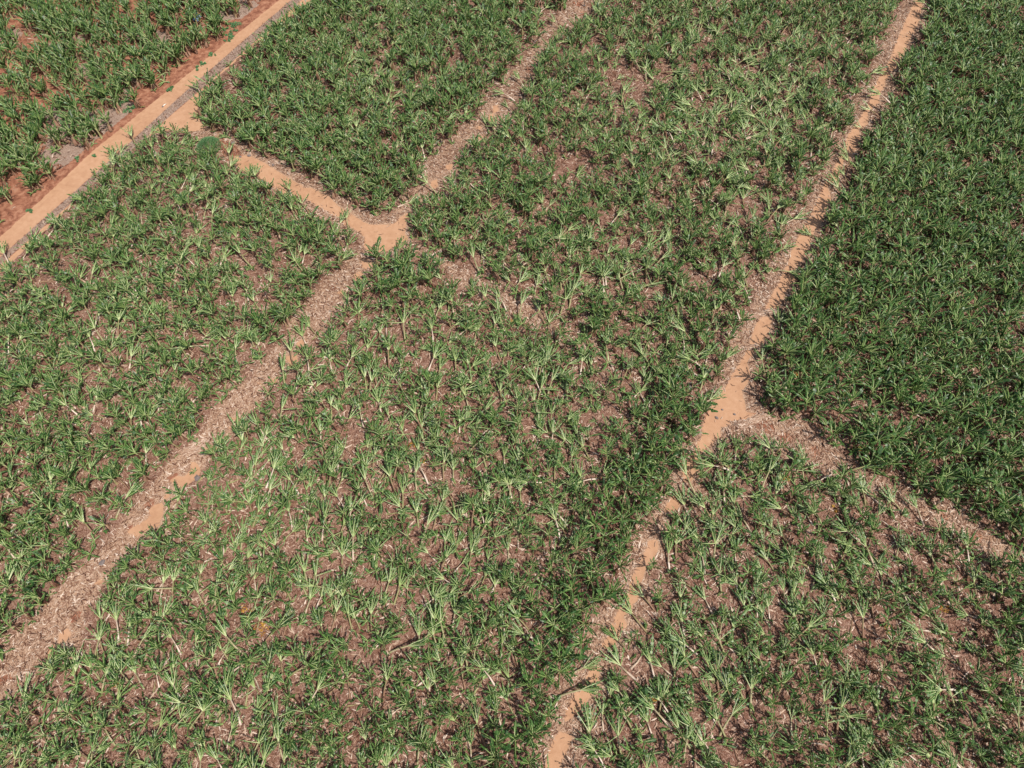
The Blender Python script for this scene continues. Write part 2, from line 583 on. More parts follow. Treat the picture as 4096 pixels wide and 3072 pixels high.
# patches along the left track, upper part
K = (1700, 0, .452)
for p in ([(590, 940), (645, 930), (655, 990), (600, 1005)], [(560, 1015), (615, 1015), (615, 1080), (580, 1140), (555, 1080)], [(450, 1120), (510, 1115), (490, 1155), (445, 1150)],
          [(180, 1470), (245, 1440), (235, 1505), (185, 1505)], [(460, 1225), (520, 1195), (495, 1255)], [(50, 1610), (105, 1585), (120, 1665), (50, 1670)], [(1150, 60), (1225, 40), (1190, 110)]):
    A_(sc(p, *K))
for p in ([(1300, 15), (1410, 5), (1390, 60), (1320, 60)], [(1430, 40), (1540, 10), (1530, 60), (1440, 60)], [(1350, 105), (1430, 105), (1430, 145), (1360, 145)], [(890, 600), (955, 585), (965, 645), (900, 645)]):
    R_(sc(p, *K))
# left track below the junction
K = (800, 1000, .4069)
for p in ([(1650, 0), (1770, 0), (1700, 40)], [(1555, 110), (1640, 95), (1690, 130), (1675, 185), (1610, 190)], [(1500, 255), (1570, 205), (1610, 250), (1560, 300), (1510, 300)],
          [(1345, 425), (1390, 385), (1425, 420), (1395, 465), (1350, 450)], [(940, 925), (1020, 865), (1050, 900), (1000, 955), (950, 965)],
          [(835, 1040), (950, 1035), (965, 1100), (910, 1175), (865, 1130), (840, 1090)], [(690, 1270), (765, 1265), (745, 1315), (695, 1315)], [(535, 1300), (605, 1305), (595, 1345)]):
    A_(sc(p, *K))
R_(sc([(1285, 365), (1330, 360), (1340, 395), (1305, 405)], *K))
R_(sc([(800, 905), (850, 900), (840, 935)], *K))
K = (400, 1600, .3617)
for p in ([(1150, 520), (1280, 505), (1305, 540), (1240, 595), (1145, 625)],
          [(990, 690), (1060, 690), (1110, 760), (1100, 840), (1050, 890), (980, 930), (900, 980), (850, 970), (760, 910), (760, 890), (850, 840), (930, 850), (980, 800), (1000, 740)],
          [(690, 1080), (740, 1040), (820, 1010), (750, 1090), (690, 1100)],
          [(600, 1160), (700, 1130), (700, 1270), (660, 1330), (660, 1400), (600, 1420), (520, 1440), (450, 1500), (390, 1520), (320, 1490), (290, 1450), (400, 1390), (500, 1330), (540, 1300), (540, 1210)],
          [(1450, 190), (1540, 200), (1550, 260), (1480, 250)], [(1410, 290), (1460, 290), (1440, 330)]):
    A_(sc(p, *K))
for p in ([(735, 860), (875, 785), (865, 830), (790, 895), (745, 905)], [(475, 1175), (540, 1100), (605, 1085), (605, 1150), (530, 1210), (495, 1205)], [(285, 1390), (340, 1365), (375, 1400), (310, 1460)]):
    R_(sc(p, *K))
K = (0, 2100, .6304)
A_(sc([(595, 370), (655, 340), (645, 390)], *K))
for p in ([(450, 570), (525, 535), (505, 595), (445, 630)],):
    R_(sc(p, *K))
for p in ([(370, 690), (430, 655), (455, 700), (410, 745), (375, 775)], [(295, 810), (350, 745), (385, 790), (360, 855), (310, 880)]):
    A_(sc(p, *K))
R_([(-40, 2700), (50, 2700), (45, 2722), (-40, 2760)])
# red soil showing on the far right cross track
R_(sc([(735, 560), (790, 570), (780, 610), (740, 600)], 3300, 1700, .627))
R_(sc([(900, 690), (990, 690), (1010, 740), (950, 750)], 3300, 1700, .627))
R_(sc([(1170, 480), (1270, 490), (1275, 600), (1190, 590)], 3300, 1700, .627))
R_([(1265 + 700, -20), (2330, -20), (2330, -10)])
# main road: bright running surface and the second track beyond the strip of dry grass
MAIN_SAND = [(-420, 1300), (-300, 1190), (40, 915), (54, 900), (380, 597), (689, 347), (922, 157), (1117, 0), (1300, -150),
             (1330, -140), (1155, 8), (787, 325), (466, 618), (146, 900), (0, 1030), (-300, 1290)]
MAIN_SAND2 = [(-300, 1365), (0, 1062), (217, 872), (521, 604), (814, 349), (1205, 3), (1400, -170), (1430, -150), (1195, 40), (1010, 190), (855, 320), (790, 430),
              (800, 490), (840, 515), (760, 530), (680, 520), (600, 545), (450, 650), (222, 885), (0, 1092), (-300, 1400)]
MEDIAN = [(-300, 1290), (0, 1030), (146, 900), (466, 618), (787, 325), (1155, 8), (1330, -140), (1375, -150), (1203, 2), (814, 347), (521, 602), (217, 870), (0, 1060), (-300, 1350)]
MAIN_ALL = [(-420, 1230), (0, 885), (293, 655), (760, 266), (1060, 5), (1250, -160), (1450, -170), (1188, 35), (1003, 185), (841, 325), (775, 432), (800, 520), (720, 520), (651, 505), (597, 548),
            (445, 651), (217, 888), (0, 1096), (-300, 1400)]
# tracks as cleared corridors
COR_A1 = [(-150, 2760), (0, 2650), (81, 2537), (178, 2456), (258, 2359), (355, 2262), (468, 2149), (533, 2052), (629, 1940), (694, 1843), (791, 1778), (855, 1665), (920, 1584), (979, 1541), (1012, 1525),
          (1069, 1423), (1101, 1403), (1158, 1354), (1174, 1285), (1227, 1220), (1280, 1171), (1296, 1134), (1357, 1098), (1394, 1069), (1390, 1037), (1460, 990), (1560, 1000),
          (1508, 1000), (1492, 1041), (1484, 1098), (1427, 1126), (1398, 1171), (1357, 1228), (1313, 1244), (1288, 1317), (1248, 1338), (1219, 1378), (1190, 1415), (1150, 1476), (1085, 1525), (1044, 1566),
          (1033, 1600), (968, 1681), (904, 1746), (855, 1794), (791, 1875), (710, 1956), (678, 2052), (597, 2149), (500, 2198), (403, 2327), (323, 2456), (307, 2569), (145, 2698), (0, 2811), (-150, 2920)]
COR_A2 = [(1560, 905), (1584, 890), (1607, 836), (1661, 786), (1675, 745), (1727, 646), (1768, 610), (1827, 556), (1854, 520), (1926, 461), (1940, 402), (2012, 362), (2016, 312), (2075, 271), (2093, 226), (2152, 190),
          (2166, 140), (2197, 104), (2242, 68), (2260, 36), (2300, -60), (2430, -60), (2405, 0), (2396, 27), (2346, 59), (2306, 99), (2242, 108), (2215, 149), (2147, 226), (2125, 294), (2084, 330), (2053, 393),
          (2043, 475), (1953, 520), (1894, 565), (1849, 610), (1813, 687), (1772, 741), (1720, 750), (1711, 786), (1652, 836), (1634, 881), (1640, 950), (1560, 960)]
COR_X1 = [(790, 500), (814, 520), (880, 545), (950, 570), (1010, 620), (1060, 640), (1150, 670), (1200, 710), (1268, 732), (1327, 777), (1358, 818), (1403, 840), (1453, 849), (1507, 872), (1562, 867), (1600, 836),
          (1650, 900), (1640, 975), (1700, 1010), (1640, 1000), (1600, 975), (1500, 1010), (1462, 994), (1453, 953), (1412, 926), (1381, 899), (1281, 867), (1200, 814), (1128, 776), (1074, 743), (1003, 694), (938, 662), (890, 613), (810, 560), (760, 530)]
COR_X2 = [(1640, 960), (1760, 1030), (1900, 1110), (2040, 1185), (2200, 1270), (2400, 1380), (2400, 1425), (2180, 1320), (2020, 1235), (1880, 1160), (1740, 1080), (1640, 1010)]
COR_X3 = [(2940, 1690), (3044, 1646), (3109, 1671), (3190, 1670), (3260, 1740), (3330, 1800), (3420, 1860), (3563, 1950), (3690, 1990), (3800, 2040), (3910, 2105), (4030, 2185), (4200, 2270),
          (4200, 2350), (4010, 2250), (3890, 2170), (3780, 2100), (3670, 2050), (3550, 2010), (3390, 1915), (3280, 1870), (3210, 1850), (3120, 1800), (3050, 1760), (2955, 1720), (2880, 1750)]
COR_B = [(3600, -60), (3630, 0), (3590, 81), (3540, 178), (3510, 242), (3491, 300), (3470, 338), (3440, 372), (3419, 405), (3436, 460), (3377, 536), (3352, 574), (3343, 604), (3305, 650), (3293, 692), (3263, 739), (3251, 798),
         (3200, 850), (3158, 900), (3142, 972), (3098, 1065), (3037, 1148), (3032, 1209), (3004, 1275), (2938, 1358), (2924, 1425), (2888, 1508), (2823, 1595), (2823, 1646), (2801, 1707), (2780, 1762), (2751, 1798), (2743, 1834), (2707, 1874),
         (2684, 1926), (2671, 2002), (2621, 2053), (2602, 2103), (2545, 2160), (2520, 2223), (2514, 2286), (2501, 2350), (2433, 2411), (2365, 2502), (2350, 2562), (2358, 2615), (2289, 2676), (2252, 2759), (2214, 2843), (2183, 2926), (2145, 3032), (2120, 3130),
         (2250, 3130), (2274, 3072), (2312, 2994), (2350, 2926), (2350, 2835), (2426, 2774), (2464, 2653), (2487, 2577), (2555, 2502), (2585, 2395), (2577, 2317), (2590, 2254), (2640, 2216), (2634, 2141), (2653, 2103), (2703, 2046), (2728, 2021), (2791, 1958), (2785, 1895), (2816, 1857),
         (2848, 1791), (2881, 1762), (2955, 1720), (3044, 1646), (3020, 1590), (3005, 1520), (3021, 1407), (3087, 1374), (3131, 1275), (3142, 1220), (3186, 1165), (3186, 1110), (3241, 1065), (3236, 1010), (3263, 975), (3267, 924), (3301, 890), (3326, 848), (3339, 798), (3369, 755), (3369, 690),
         (3394, 658), (3419, 629), (3436, 595), (3453, 553), (3487, 519), (3495, 481), (3520, 439), (3567, 384), (3570, 320), (3630, 242), (3655, 178), (3690, 81), (3710, 0), (3730, -60)]
CORRIDORS = {'main': MAIN_ALL, 'left': COR_A1, 'left_up': COR_A2, 'cross': COR_X1, 'cross_mid': COR_X2, 'cross_right': COR_X3, 'right': COR_B}
CORW = {k: gs(v) for k, v in CORRIDORS.items()}


def sdist(P, poly):
    """signed distance (negative inside) from points to a closed polygon"""
    out = np.full(len(P), 1e3)
    lo = poly.min(0) - 6
    hi = poly.max(0) + 6
    sel = np.where((P[:, 0] > lo[0]) & (P[:, 0] < hi[0]) & (P[:, 1] > lo[1]) & (P[:, 1] < hi[1]))[0]
    if not len(sel):
        return out
    Q = P[sel]
    d2 = np.full(len(Q), 1e12)
    ins = np.zeros(len(Q), bool)
    for i in range(len(poly)):
        a = poly[i]
        b = poly[(i + 1) % len(poly)]
        e = b - a
        l2 = e @ e
        if l2 < 1e-12:
            continue
        wv = Q - a
        tt = np.clip((wv @ e) / l2, 0, 1)
        dd = wv - tt[:, None] * e
        d2 = np.minimum(d2, (dd ** 2).sum(1))
        c = (a[1] > Q[:, 1]) != (b[1] > Q[:, 1])
        if c.any():
            xi = a[0] + (Q[:, 1] - a[1]) * e[0] / (e[1] if abs(e[1]) > 1e-12 else 1e-12)
            ins ^= c & (Q[:, 0] < xi)
    d = np.sqrt(d2)
    out[sel] = np.where(ins, -d, d)
    return out


# smooth value noise for planting
_nz = rng.random((64, 64))


def vnoise(x, y, s, seed=0):
    x = x / s + seed * 7.3
    y = y / s + seed * 3.1
    xi = np.floor(x).astype(int)
    yi = np.floor(y).astype(int)
    fx = x - xi
    fy = y - yi
    fx = fx * fx * (3 - 2 * fx)
    fy = fy * fy * (3 - 2 * fy)
    a = _nz[xi % 64, yi % 64]
    b = _nz[(xi + 1) % 64, yi % 64]
    c = _nz[xi % 64, (yi + 1) % 64]
    d = _nz[(xi + 1) % 64, (yi + 1) % 64]
    return (a * (1 - fx) + b * fx) * (1 - fy) + (c * (1 - fx) + d * fx) * fy


# ------------------------------------------------------------------ ground: one sheet cut into field and tracks
X0, X1, Y0, Y1, ST = -150.0, 150.0, -24.0, 186.0, 0.4
nx = int((X1 - X0) / ST)
ny = int((Y1 - Y0) / ST)
gx, gy = np.meshgrid(np.linspace(X0, X1, nx + 1), np.linspace(Y0, Y1, ny + 1), indexing='ij')
GP = np.stack([gx.ravel(), gy.ravel()], 1)


def lineside(P, a, b):
    """positive on the left/up side of the line a->b"""
    e = b - a
    return (P[:, 0] - a[0]) * -e[1] + (P[:, 1] - a[1]) * e[0]


mA, mB = g(54, 900), g(1117, 0)
mdir = (mB - mA) / np.linalg.norm(mB - mA)


def soft(d, wdt):
    return np.clip(0.5 - d / wdt, 0, 1)


def masks(P):
    d_sand = np.full(len(P), 1e3)
    for poly in SAND:
        d_sand = np.minimum(d_sand, sdist(P, gs(poly)))
    d_main = np.minimum(sdist(P, gs(MAIN_SAND)), sdist(P, gs(MAIN_SAND2)))
    d_red = np.full(len(P), 1e3)
    for poly in RED:
        d_red = np.minimum(d_red, sdist(P, gs(poly)))
    lit = np.zeros(len(P))
    for k in ('left', 'left_up', 'cross', 'right', 'cross_right', 'cross_mid'):
        s_ = {'cross_mid': 0.8, 'cross_right': 0.9, 'right': 0.9}.get(k, 1.0)
        lit = np.maximum(lit, s_ * np.clip(0.75 - sdist(P, CORW[k]) / 2.5, 0, 1))
    lf = ((P - mA) @ np.array([-mdir[1], mdir[0]]))           # metres left of the bright road
    d_med = sdist(P, gs(MEDIAN))
    d_all = sdist(P, CORW['main'])
    red = np.maximum(soft(d_red, 1.2), np.clip(0.5 + lf / 2.0, 0, 1))
    red = np.maximum(red, soft(d_all + 0.6, 1.5) * 0.95)
    gray = soft(d_med, 0.8) * 1.1
    n = vnoise(P[:, 0], P[:, 1], 9.0, 1) * 0.6 + vnoise(P[:, 0], P[:, 1], 3.5, 2) * 0.4
    gray = np.maximum(gray, np.where(lf > 3.0, np.clip((n - 0.40) * 2.3, 0, 0.78), 0))
    sand = np.maximum(soft(d_sand, 1.1), soft(d_main, 1.0))
    sand = np.minimum(sand, 1 - soft(d_med, 0.7))
    lit = lit * (1 - np.clip(0.5 + lf, 0, 1))
    return sand, red, lit, gray, lf


sand_, red_, lit_, gray_, lf_ = masks(GP)
# which sheet a cell belongs to
own = np.zeros(len(GP), int)
for i, k in enumerate(('main', 'left', 'left_up', 'cross', 'cross_right', 'right')):
    own = np.where((own == 0) & (sdist(GP, CORW[k]) < 0.2), i + 1, own)
own2 = own.reshape(nx + 1, ny + 1)[:-1, :-1].ravel()
ii, jj = np.meshgrid(np.arange(nx), np.arange(ny), indexing='ij')
ii = ii.ravel()
jj = jj.ravel()
quad = np.stack([ii * (ny + 1) + jj, (ii + 1) * (ny + 1) + jj, (ii + 1) * (ny + 1) + jj + 1, ii * (ny + 1) + jj + 1], 1)
gz = (vnoise(GP[:, 0], GP[:, 1], 1.3, 3) - 0.5) * 0.10 * (1 - np.clip(sand_ * 1.2, 0, 1)) + (vnoise(GP[:, 0], GP[:, 1], 6, 4) - 0.5) * 0.12
edge_fade = np.minimum(np.minimum(GP[:, 0] - X0, X1 - GP[:, 0]), np.minimum(GP[:, 1] - Y0, Y1 - GP[:, 1]))
gz = gz * np.clip(edge_fade / 5, 0, 1)
GV = np.concatenate([GP, gz[:, None]], 1)


def sheet(name, sel, extra=None):
    q = quad[sel]
    used, inv = np.unique(q, return_inverse=True)
    q = inv.reshape(-1, 4)
    V = GV[used]
    at = {'sand': sand_[used], 'red': red_[used], 'lit': lit_[used], 'gray': gray_[used]}
    if extra is not None:
        q = np.concatenate([q, extra[1] + len(V)])
        V = np.concatenate([V, extra[0]])
        for k_ in at:
            at[k_] = np.concatenate([at[k_], np.zeros(len(extra[0]))])
    me = build_mesh(name, V, q, [M_GROUND], smooth=True)
    for k_, a in at.items():
        x = me.attributes.new(k_, 'FLOAT', 'POINT')
        x.data.foreach_set('value', a.astype(np.float32))
    return link(name, me, kind='structure')


B = 3000.0
ev = np.array([[-B, -B, 0], [B, -B, 0], [B, B, 0], [-B, B, 0], [X0, Y0, 0], [X1, Y0, 0], [X1, Y1, 0], [X0, Y1, 0]], float)
eq = np.array([[0, 1, 5, 4], [1, 2, 6, 5], [2, 3, 7, 6], [3, 0, 4, 7]])
sheet('ground', own2 == 0, (ev, eq))
sheet('dirt_road', own2 == 1)
for i in (2, 3, 4, 5, 6):
    sheet('dirt_path', own2 == i)

# ------------------------------------------------------------------ planting
ROT = math.atan2(mdir[1], mdir[0])
cR, sR = cos(ROT), sin(ROT)


def hexgrid(sp, jit):
    a = np.arange(-260, 260, sp)
    b = np.arange(-260, 260, sp * 0.88)
    A, Bm = np.meshgrid(a, b, indexing='ij')
    A = A + (np.arange(len(b)) % 2)[None, :] * sp * 0.5
    A = A.ravel() + rng.normal(0, jit, A.size)
    Bm = Bm.ravel() + rng.normal(0, jit, Bm.size)
    P = np.stack([A * cR - Bm * sR, A * sR + Bm * cR], 1)
    px = to_px(P)
    dep = P[:, 1] * FW[1] + H * -FW[2]
    ok = (dep > 20) & (px[:, 0] > -130) & (px[:, 0] < 4226) & (px[:, 1] > -110) & (px[:, 1] < 3240) & (P[:, 1] < 178)
    return P[ok], px[ok]


def interp_line(pts, v):
    p = np.array(sorted(pts, key=lambda q: q[1]), float)
    return np.interp(v, p[:, 1], p[:, 0])


LA = [(-600, 3300), (0, 2730), (245, 2450), (450, 2230), (650, 1990), (830, 1740), (1000, 1560), (1180, 1370), (1390, 1130), (1480, 1000), (1560, 930), (1640, 860), (1740, 730), (1900, 540), (2080, 330), (2200, 160), (2330, 0), (2420, -110)]
LB = [(2120, 3300), (2200, 3072), (2400, 2600), (2560, 2230), (2730, 1930), (2890, 1620), (3060, 1300), (3200, 940), (3400, 560), (3560, 300), (3680, 0), (3720, -110)]


def blob(px, cx, cy, r):
    return np.exp(-((px[:, 0] - cx) ** 2 + (px[:, 1] - cy) ** 2) / (r * r))


def describe(P, px):
    """block id, share of toppled plants, density"""
    xa = interp_line(LA, px[:, 1])
    xb = interp_line(LB, px[:, 1])
    cross = np.interp(px[:, 0], [830, 1500, 2870, 4200], [520, 930, 1640, 2320])
    lf = (P - mA) @ np.array([-mdir[1], mdir[0]])
    blk = np.zeros(len(P), int)
    blk[:] = np.where(px[:, 0] > xb, np.where(px[:, 1] < cross, 5, 6),
                      np.where(px[:, 0] > xa, np.where(px[:, 1] < cross, 3, 4), np.where(px[:, 1] < cross, 1, 2)))
    blk = np.where(lf > 0, 0, blk)
    T = np.array([0.0, 0.16, 0.26, 0.30, 0.52, 0.07, 0.50])[blk]
    D = np.array([0.9, 1.0, 0.95, 0.92, 0.95, 1.0, 0.88])[blk]
    T = T + 0.45 * blob(px, 1500, 370, 230) * (blk == 1) + 0.5 * blob(px, 2950, 480, 380) * (blk == 3) + 0.3 * blob(px, 2450, 1150, 260) * (blk == 3) \
        + 0.35 * blob(px, 950, 950, 260) * (blk == 2) + 0.2 * blob(px, 300, 1450, 300) * (blk == 2)
    nb = np.clip(1 - (xb - px[:, 0]) / 330, 0, 1) * (blk == 4) * (px[:, 1] > 1450)
    na = np.clip(1 - (px[:, 0] - xa - 50) / 220, 0, 1) * (blk == 4)
    T = T * (1 - 0.85 * np.clip(nb * 2.2, 0, 1)) * (1 - 0.6 * na) * (1 - 0.85 * blob(px, 1620, 1080, 170))
    D = D + 0.35 * np.clip(nb * 2.2, 0, 1) + 0.2 * blob(px, 1620, 1080, 170)
    T = T * (1 - 0.5 * np.clip((px[:, 0] - 3500) / 600, 0, 1) * (blk == 6))
    D = D * (1 - 0.15 * np.clip((px[:, 0] - 3400) / 700, 0, 1) * (blk == 6))
    # bare patches
    for (cx, cy, r) in ((1080, 1150, 90), (2150, 1200, 110), (1700, 1150, 60), (2500, 350, 90), (2330, 700, 70), (3080, 1700, 90), (3620, 2520, 110), (150, 2000, 60), (950, 2600, 90), (1300, 2250, 60), (1500, 2700, 80), (3900, 2700, 90), (1330, 1750, 60), (2450, 880, 60)):
        D = D - 0.6 * blob(px, cx, cy, r)
    n = vnoise(P[:, 0], P[:, 1], 5.5, 5)
    D = D - np.clip(0.46 - n, 0, 1) * np.where(blk == 5, 1.3, np.where(blk == 0, 1.0, 1.1))
    return blk, T, D


P, px = hexgrid(2.05, 0.45)
blk, T, D = describe(P, px)
keep = rng.random(len(P)) < D
dmin = np.full(len(P), 1e3)
for k in ('main', 'left', 'left_up', 'cross', 'right'):
    dmin = np.minimum(dmin, sdist(P, CORW[k]))
keep &= dmin > 0.35
PL = P * 1.026          # where a standing crown is seen against the ground
dlean = np.full(len(P), 1e3)
for k in ('main', 'left', 'left_up', 'cross', 'right'):
    dlean = np.minimum(dlean, sdist(PL, CORW[k]))
d3 = np.minimum(sdist(P, CORW['cross_right']), sdist(P, CORW['cross_mid']))
keep &= (d3 > 0.3) | (rng.random(len(P)) < 0.08)
# wider spacing in rows in the red field
keep &= (blk != 0) | (rng.random(len(P)) < 0.62)
P, px, blk, T, dlean = P[keep], px[keep], blk[keep], T[keep], dlean[keep]
tn = vnoise(P[:, 0], P[:, 1], 4.5, 6)
top = rng.random(len(P)) < np.clip(T + (tn - 0.5) * 0.5 * (T > 0.1), 0, 0.95)

k2 = top | (dlean > 0.2)
P, px, blk, T, top = P[k2], px[k2], blk[k2], T[k2], top[k2]
items = []      # kind, x, y, rot, scale, variant, px, block


def fall_angle(b, u, v, n):
    a = pi / 2 + rng.normal(0, 0.5, n)
    a = a + np.where(b == 6, 0.30 + 0.3 * np.clip((u - 3000) / 1000, 0, 1), 0) + np.where(b == 2, 0.15, 0) + np.where(b == 4, 0.0, 0)
    wild = rng.random(n) < 0.13
    a = np.where(wild, rng.uniform(-0.2, pi + 0.4, n), a)
    return a


fa = fall_angle(blk, px[:, 0], px[:, 1], len(P))
for i in range(len(P)):
    b = blk[i]
    if top[i]:
        items.append(['top', P[i, 0], P[i, 1], fa[i], U(0.8, 1.12), int(U(0, 24)), px[i], b])
        if rng.random() < 0.45:
            items.append(['shoot', P[i, 0] + U(-0.9, 0.9), P[i, 1] + U(-0.9, 0.9), fa[i] + U(-1, 1), U(0.7, 1.1), int(U(0, 12)), px[i], b])
    else:
        rot = pi / 2 + rng.normal(0, 0.9) + (0.3 if b == 6 else 0)
        if b == 0:
            kd, s = 'clump', U(1.0, 1.3)
        elif b == 5:
            kd, s = ('lush' if rng.random() < 0.7 else 'std'), U(0.95, 1.25)
        elif b == 1:
            kd, s = random.choice(('std', 'lush', 'clump')), U(0.9, 1.15)
        elif b in (4, 6):
            dense = D is not None and T[i] < 0.3
            kd, s = ('lush' if dense and rng.random() < 0.6 else 'std'), (U(0.9, 1.2) if dense else U(0.62, 1.0))
        else:
            kd, s = random.choice(('std', 'std', 'clump', 'lush')), U(0.75, 1.1)
        nv = {'std': 14, 'lush': 10, 'clump': 12}[kd]
        items.append([kd, P[i, 0], P[i, 1], rot, s, int(U(0, nv)), px[i], b])

# young shoots between the plants
Ps, pxs = hexgrid(2.0, 0.8)
bs, Ts, Ds = describe(Ps, pxs)
ds = np.full(len(Ps), 1e3)
for k in CORW:
    ds = np.minimum(ds, sdist(Ps, CORW[k]))
ks = (ds > 0.0) & (rng.random(len(Ps)) < np.array([0.12, 0.5, 0.55, 0.42, 0.38, 0.75, 0.36])[bs] * np.clip(Ds + 0.1, 0, 1))
for i in np.where(ks)[0]:
    items.append(['shoot', Ps[i, 0], Ps[i, 1], pi / 2 + U(-1.2, 1.2), U(0.55, 1.1), int(U(0, 12)), pxs[i], bs[i]])

# toppled plants one can pick out lying over the tracks: root end, crown tip (photo pixels)
SPECIAL = []
def sp(lst, ox, oy, f):
    for a, b, c, d in lst:
        SPECIAL.append((ox + a * f, oy + b * f, ox + c * f, oy + d * f))
sp([(910, 210, 700, 110), (690, 375, 540, 240), (520, 850, 445, 650), (560, 800, 540, 600), (600, 720, 560, 560), (790, 830, 790, 560), (1240, 360, 1190, 200), (870, 440, 830, 260), (1110, 340, 1080, 190)], 2350, 1750, .6304)
sp([(640, 235, 520, 120), (580, 485, 390, 350), (240, 460, 340, 370), (350, 880, 270, 650), (180, 575, 320, 490), (560, 370, 500, 240), (770, 740, 620, 620), (865, 780, 800, 600), (670, 780, 610, 650), (1000, 500, 960, 350),
    (1190, 650, 1130, 440), (1200, 540, 1200, 380), (1120, 660, 1000, 530), (420, 950, 370, 800)], 2100, 2350, .758)
sp([(860, 280, 690, 190), (750, 400, 610, 310), (640, 560, 540, 480), (490, 860, 370, 750), (510, 930, 370, 850), (470, 1060, 340, 980), (430, 1180, 210, 1040), (210, 1600, 80, 1490)], 3200, 300, .4218)
sp([(535, 330, 710, 350), (585, 800, 540, 665), (870, 110, 780, 65)], 2800, 900, .5516)
sp([(580, 1010, 470, 760), (1230, 1440, 560, 1020), (1150, 300, 850, 150), (1090, 560, 920, 380)], 1850, 350, .1808)
sp([(1170, 865, 1040, 750), (850, 1480, 1000, 1290), (840, 1350, 830, 1110), (1560, 740, 1560, 560), (1865, 1190, 1810, 900), (1275, 1090, 1260, 780), (510, 1030, 490, 850), (2020, 910, 2000, 700)], 800, 1000, .4069)
sp([(870, 285, 1030, 215), (1380, 690, 1320, 480), (1060, 1090, 960, 880), (1600, 890, 1470, 760), (1290, 470, 1310, 260), (1190, 1300, 1220, 1120)], 1200, 700, .452)
sp([(1530, 660, 1620, 470), (1630, 630, 1600, 330), (1680, 750, 1860, 560), (1240, 1420, 1180, 1260), (1700, 1010, 1760, 760), (2010, 1020, 1980, 740), (1640, 1150, 1400, 1040)], 400, 1600, .3617)
sp([(1290, 740, 1230, 500), (930, 720, 960, 440), (320, 780, 320, 500), (730, 210, 950, 50), (1700, 640, 1640, 420), (960, 990, 1180, 1000), (1330, 1370, 1380, 1010), (590, 1490, 590, 1180), (1790, 1500, 1700, 1200),
    (740, 1659, 900, 1330), (470, 1640, 460, 1330), (1030, 640, 1080, 380), (390, 760, 560, 540), (270, 1070, 260, 860), (660, 1510, 700, 1250), (2060, 480, 1990, 250)], 1200, 1700, .3617)
sp([(950, 1560, 950, 1280), (1080, 1500, 1080, 1280), (1180, 1590, 1110, 1330), (1310, 1480, 1330, 1230), (620, 1340, 250, 1210), (990, 270, 910, 90), (1070, 1210, 1030, 1030)], 2700, 1400, .3617)
sp([(340, 1090, 350, 930), (680, 310, 760, 120), (1540, 650, 1560, 520)], 1700, 0, .452)
sp([(1895, 1280, 1900, 900), (2070, 1280, 2080, 960), (1240, 980, 1140, 790), (1150, 960, 1040, 800), (1375, 980, 1370, 780), (1530, 950, 1510, 740), (1475, 1150, 1540, 980), (990, 1460, 870, 1290), (1590, 1620, 1480, 1440),
    (1690, 810, 1680, 650), (1370, 570, 1370, 340), (2090, 680, 1890, 540), (1970, 730, 1880, 570)], 0, 2300, .4653)
sp([(625, 360, 600, 130), (540, 560, 430, 300), (1340, 985, 1040, 1000), (1170, 670, 960, 540), (1100, 330, 940, 190), (230, 1390, 180, 1150), (310, 1370, 240, 1060), (530, 1300, 380, 1150), (990, 1590, 830, 1450), (1780, 1320, 1560, 1230), (420, 770, 260, 640), (1120, 485, 900, 480)], 3200, 2300, .4653)
sp([(205, 920, 130, 760), (560, 905, 480, 780), (720, 945, 570, 780), (255, 505, 240, 350), (1065, 415, 1020, 300), (1240, 720, 1100, 560), (690, 150, 680, 60)], 3300, 1700, .627)
spw = []
for (a, b, c, d) in SPECIAL:
    p0, p1 = g(a, b), g(c, d)
    L = np.linalg.norm(p1 - p0)
    s = float(np.clip(L / 3.7, 0.72, 1.25))
    spw.append(p0)
    q = to_px(np.array([p0]))[0]
    items.append(['top', p0[0], p0[1], math.atan2(p1[1] - p0[1], p1[0] - p0[0]), s, int(U(0, 24)), q, -1])
spw = np.array(spw)
# clear the ordinary plants from under them
out = []
for it in items:
    if it[7] != -1 and it[0] != 'shoot':
        if np.min((spw[:, 0] - it[1]) ** 2 + (spw[:, 1] - it[2]) ** 2) < 1.3 ** 2:
            continue
    out.append(it)
items = out
q = to_px(np.array([[i_[1], i_[2]] for i_ in items if i_[7] == -1]))
bb, _, _ = describe(np.array([[i_[1], i_[2]] for i_ in items if i_[7] == -1]), q)
j = 0
for it in items:
    if it[7] == -1:
        it[7] = int(bb[j])
        it.append(True)
        j += 1
    else:
        it.append(False)
# the one plant standing alone in the left track, and the first fallen stems
lp = g(2008, 535)
items.append(['lush', lp[0], lp[1], 0.3, 1.15, 3, np.array([2008, 535.]), 3, 'lone'])

# leafless fallen stems
Pl, pxl = hexgrid(4.6, 1.6)
bl, Tl, Dl = describe(Pl, pxl)
dl = np.full(len(Pl), 1e3)
for k in CORW:
    dl = np.minimum(dl, sdist(Pl, CORW[k]))
kl = (dl > 0.3) & (rng.random(len(Pl)) < np.array([0.05, 0.28, 0.4, 0.5, 0.7, 0.15, 0.65])[bl])
for i in np.where(kl)[0]:
    items.append(['log', Pl[i, 0], Pl[i, 1], pi / 2 + rng.normal(0, 0.7) + (0.4 if bl[i] == 6 else 0), U(0.7, 1.1), int(U(0, 10)), pxl[i], bl[i], False])

SZ = 1.17
KIND = {'std': 'up', 'lush': 'up', 'clump': 'up', 'top': 'top', 'shoot': 'shoot', 'log': 'log'}
NAME = {'up': 'banana_plant', 'top': 'toppled_banana_plant', 'shoot': 'banana_shoot', 'log': 'fallen_pseudostem'}
PARTS = ('pseudostem', 'crown', 'dead_leaves')
mesh_cache = {}


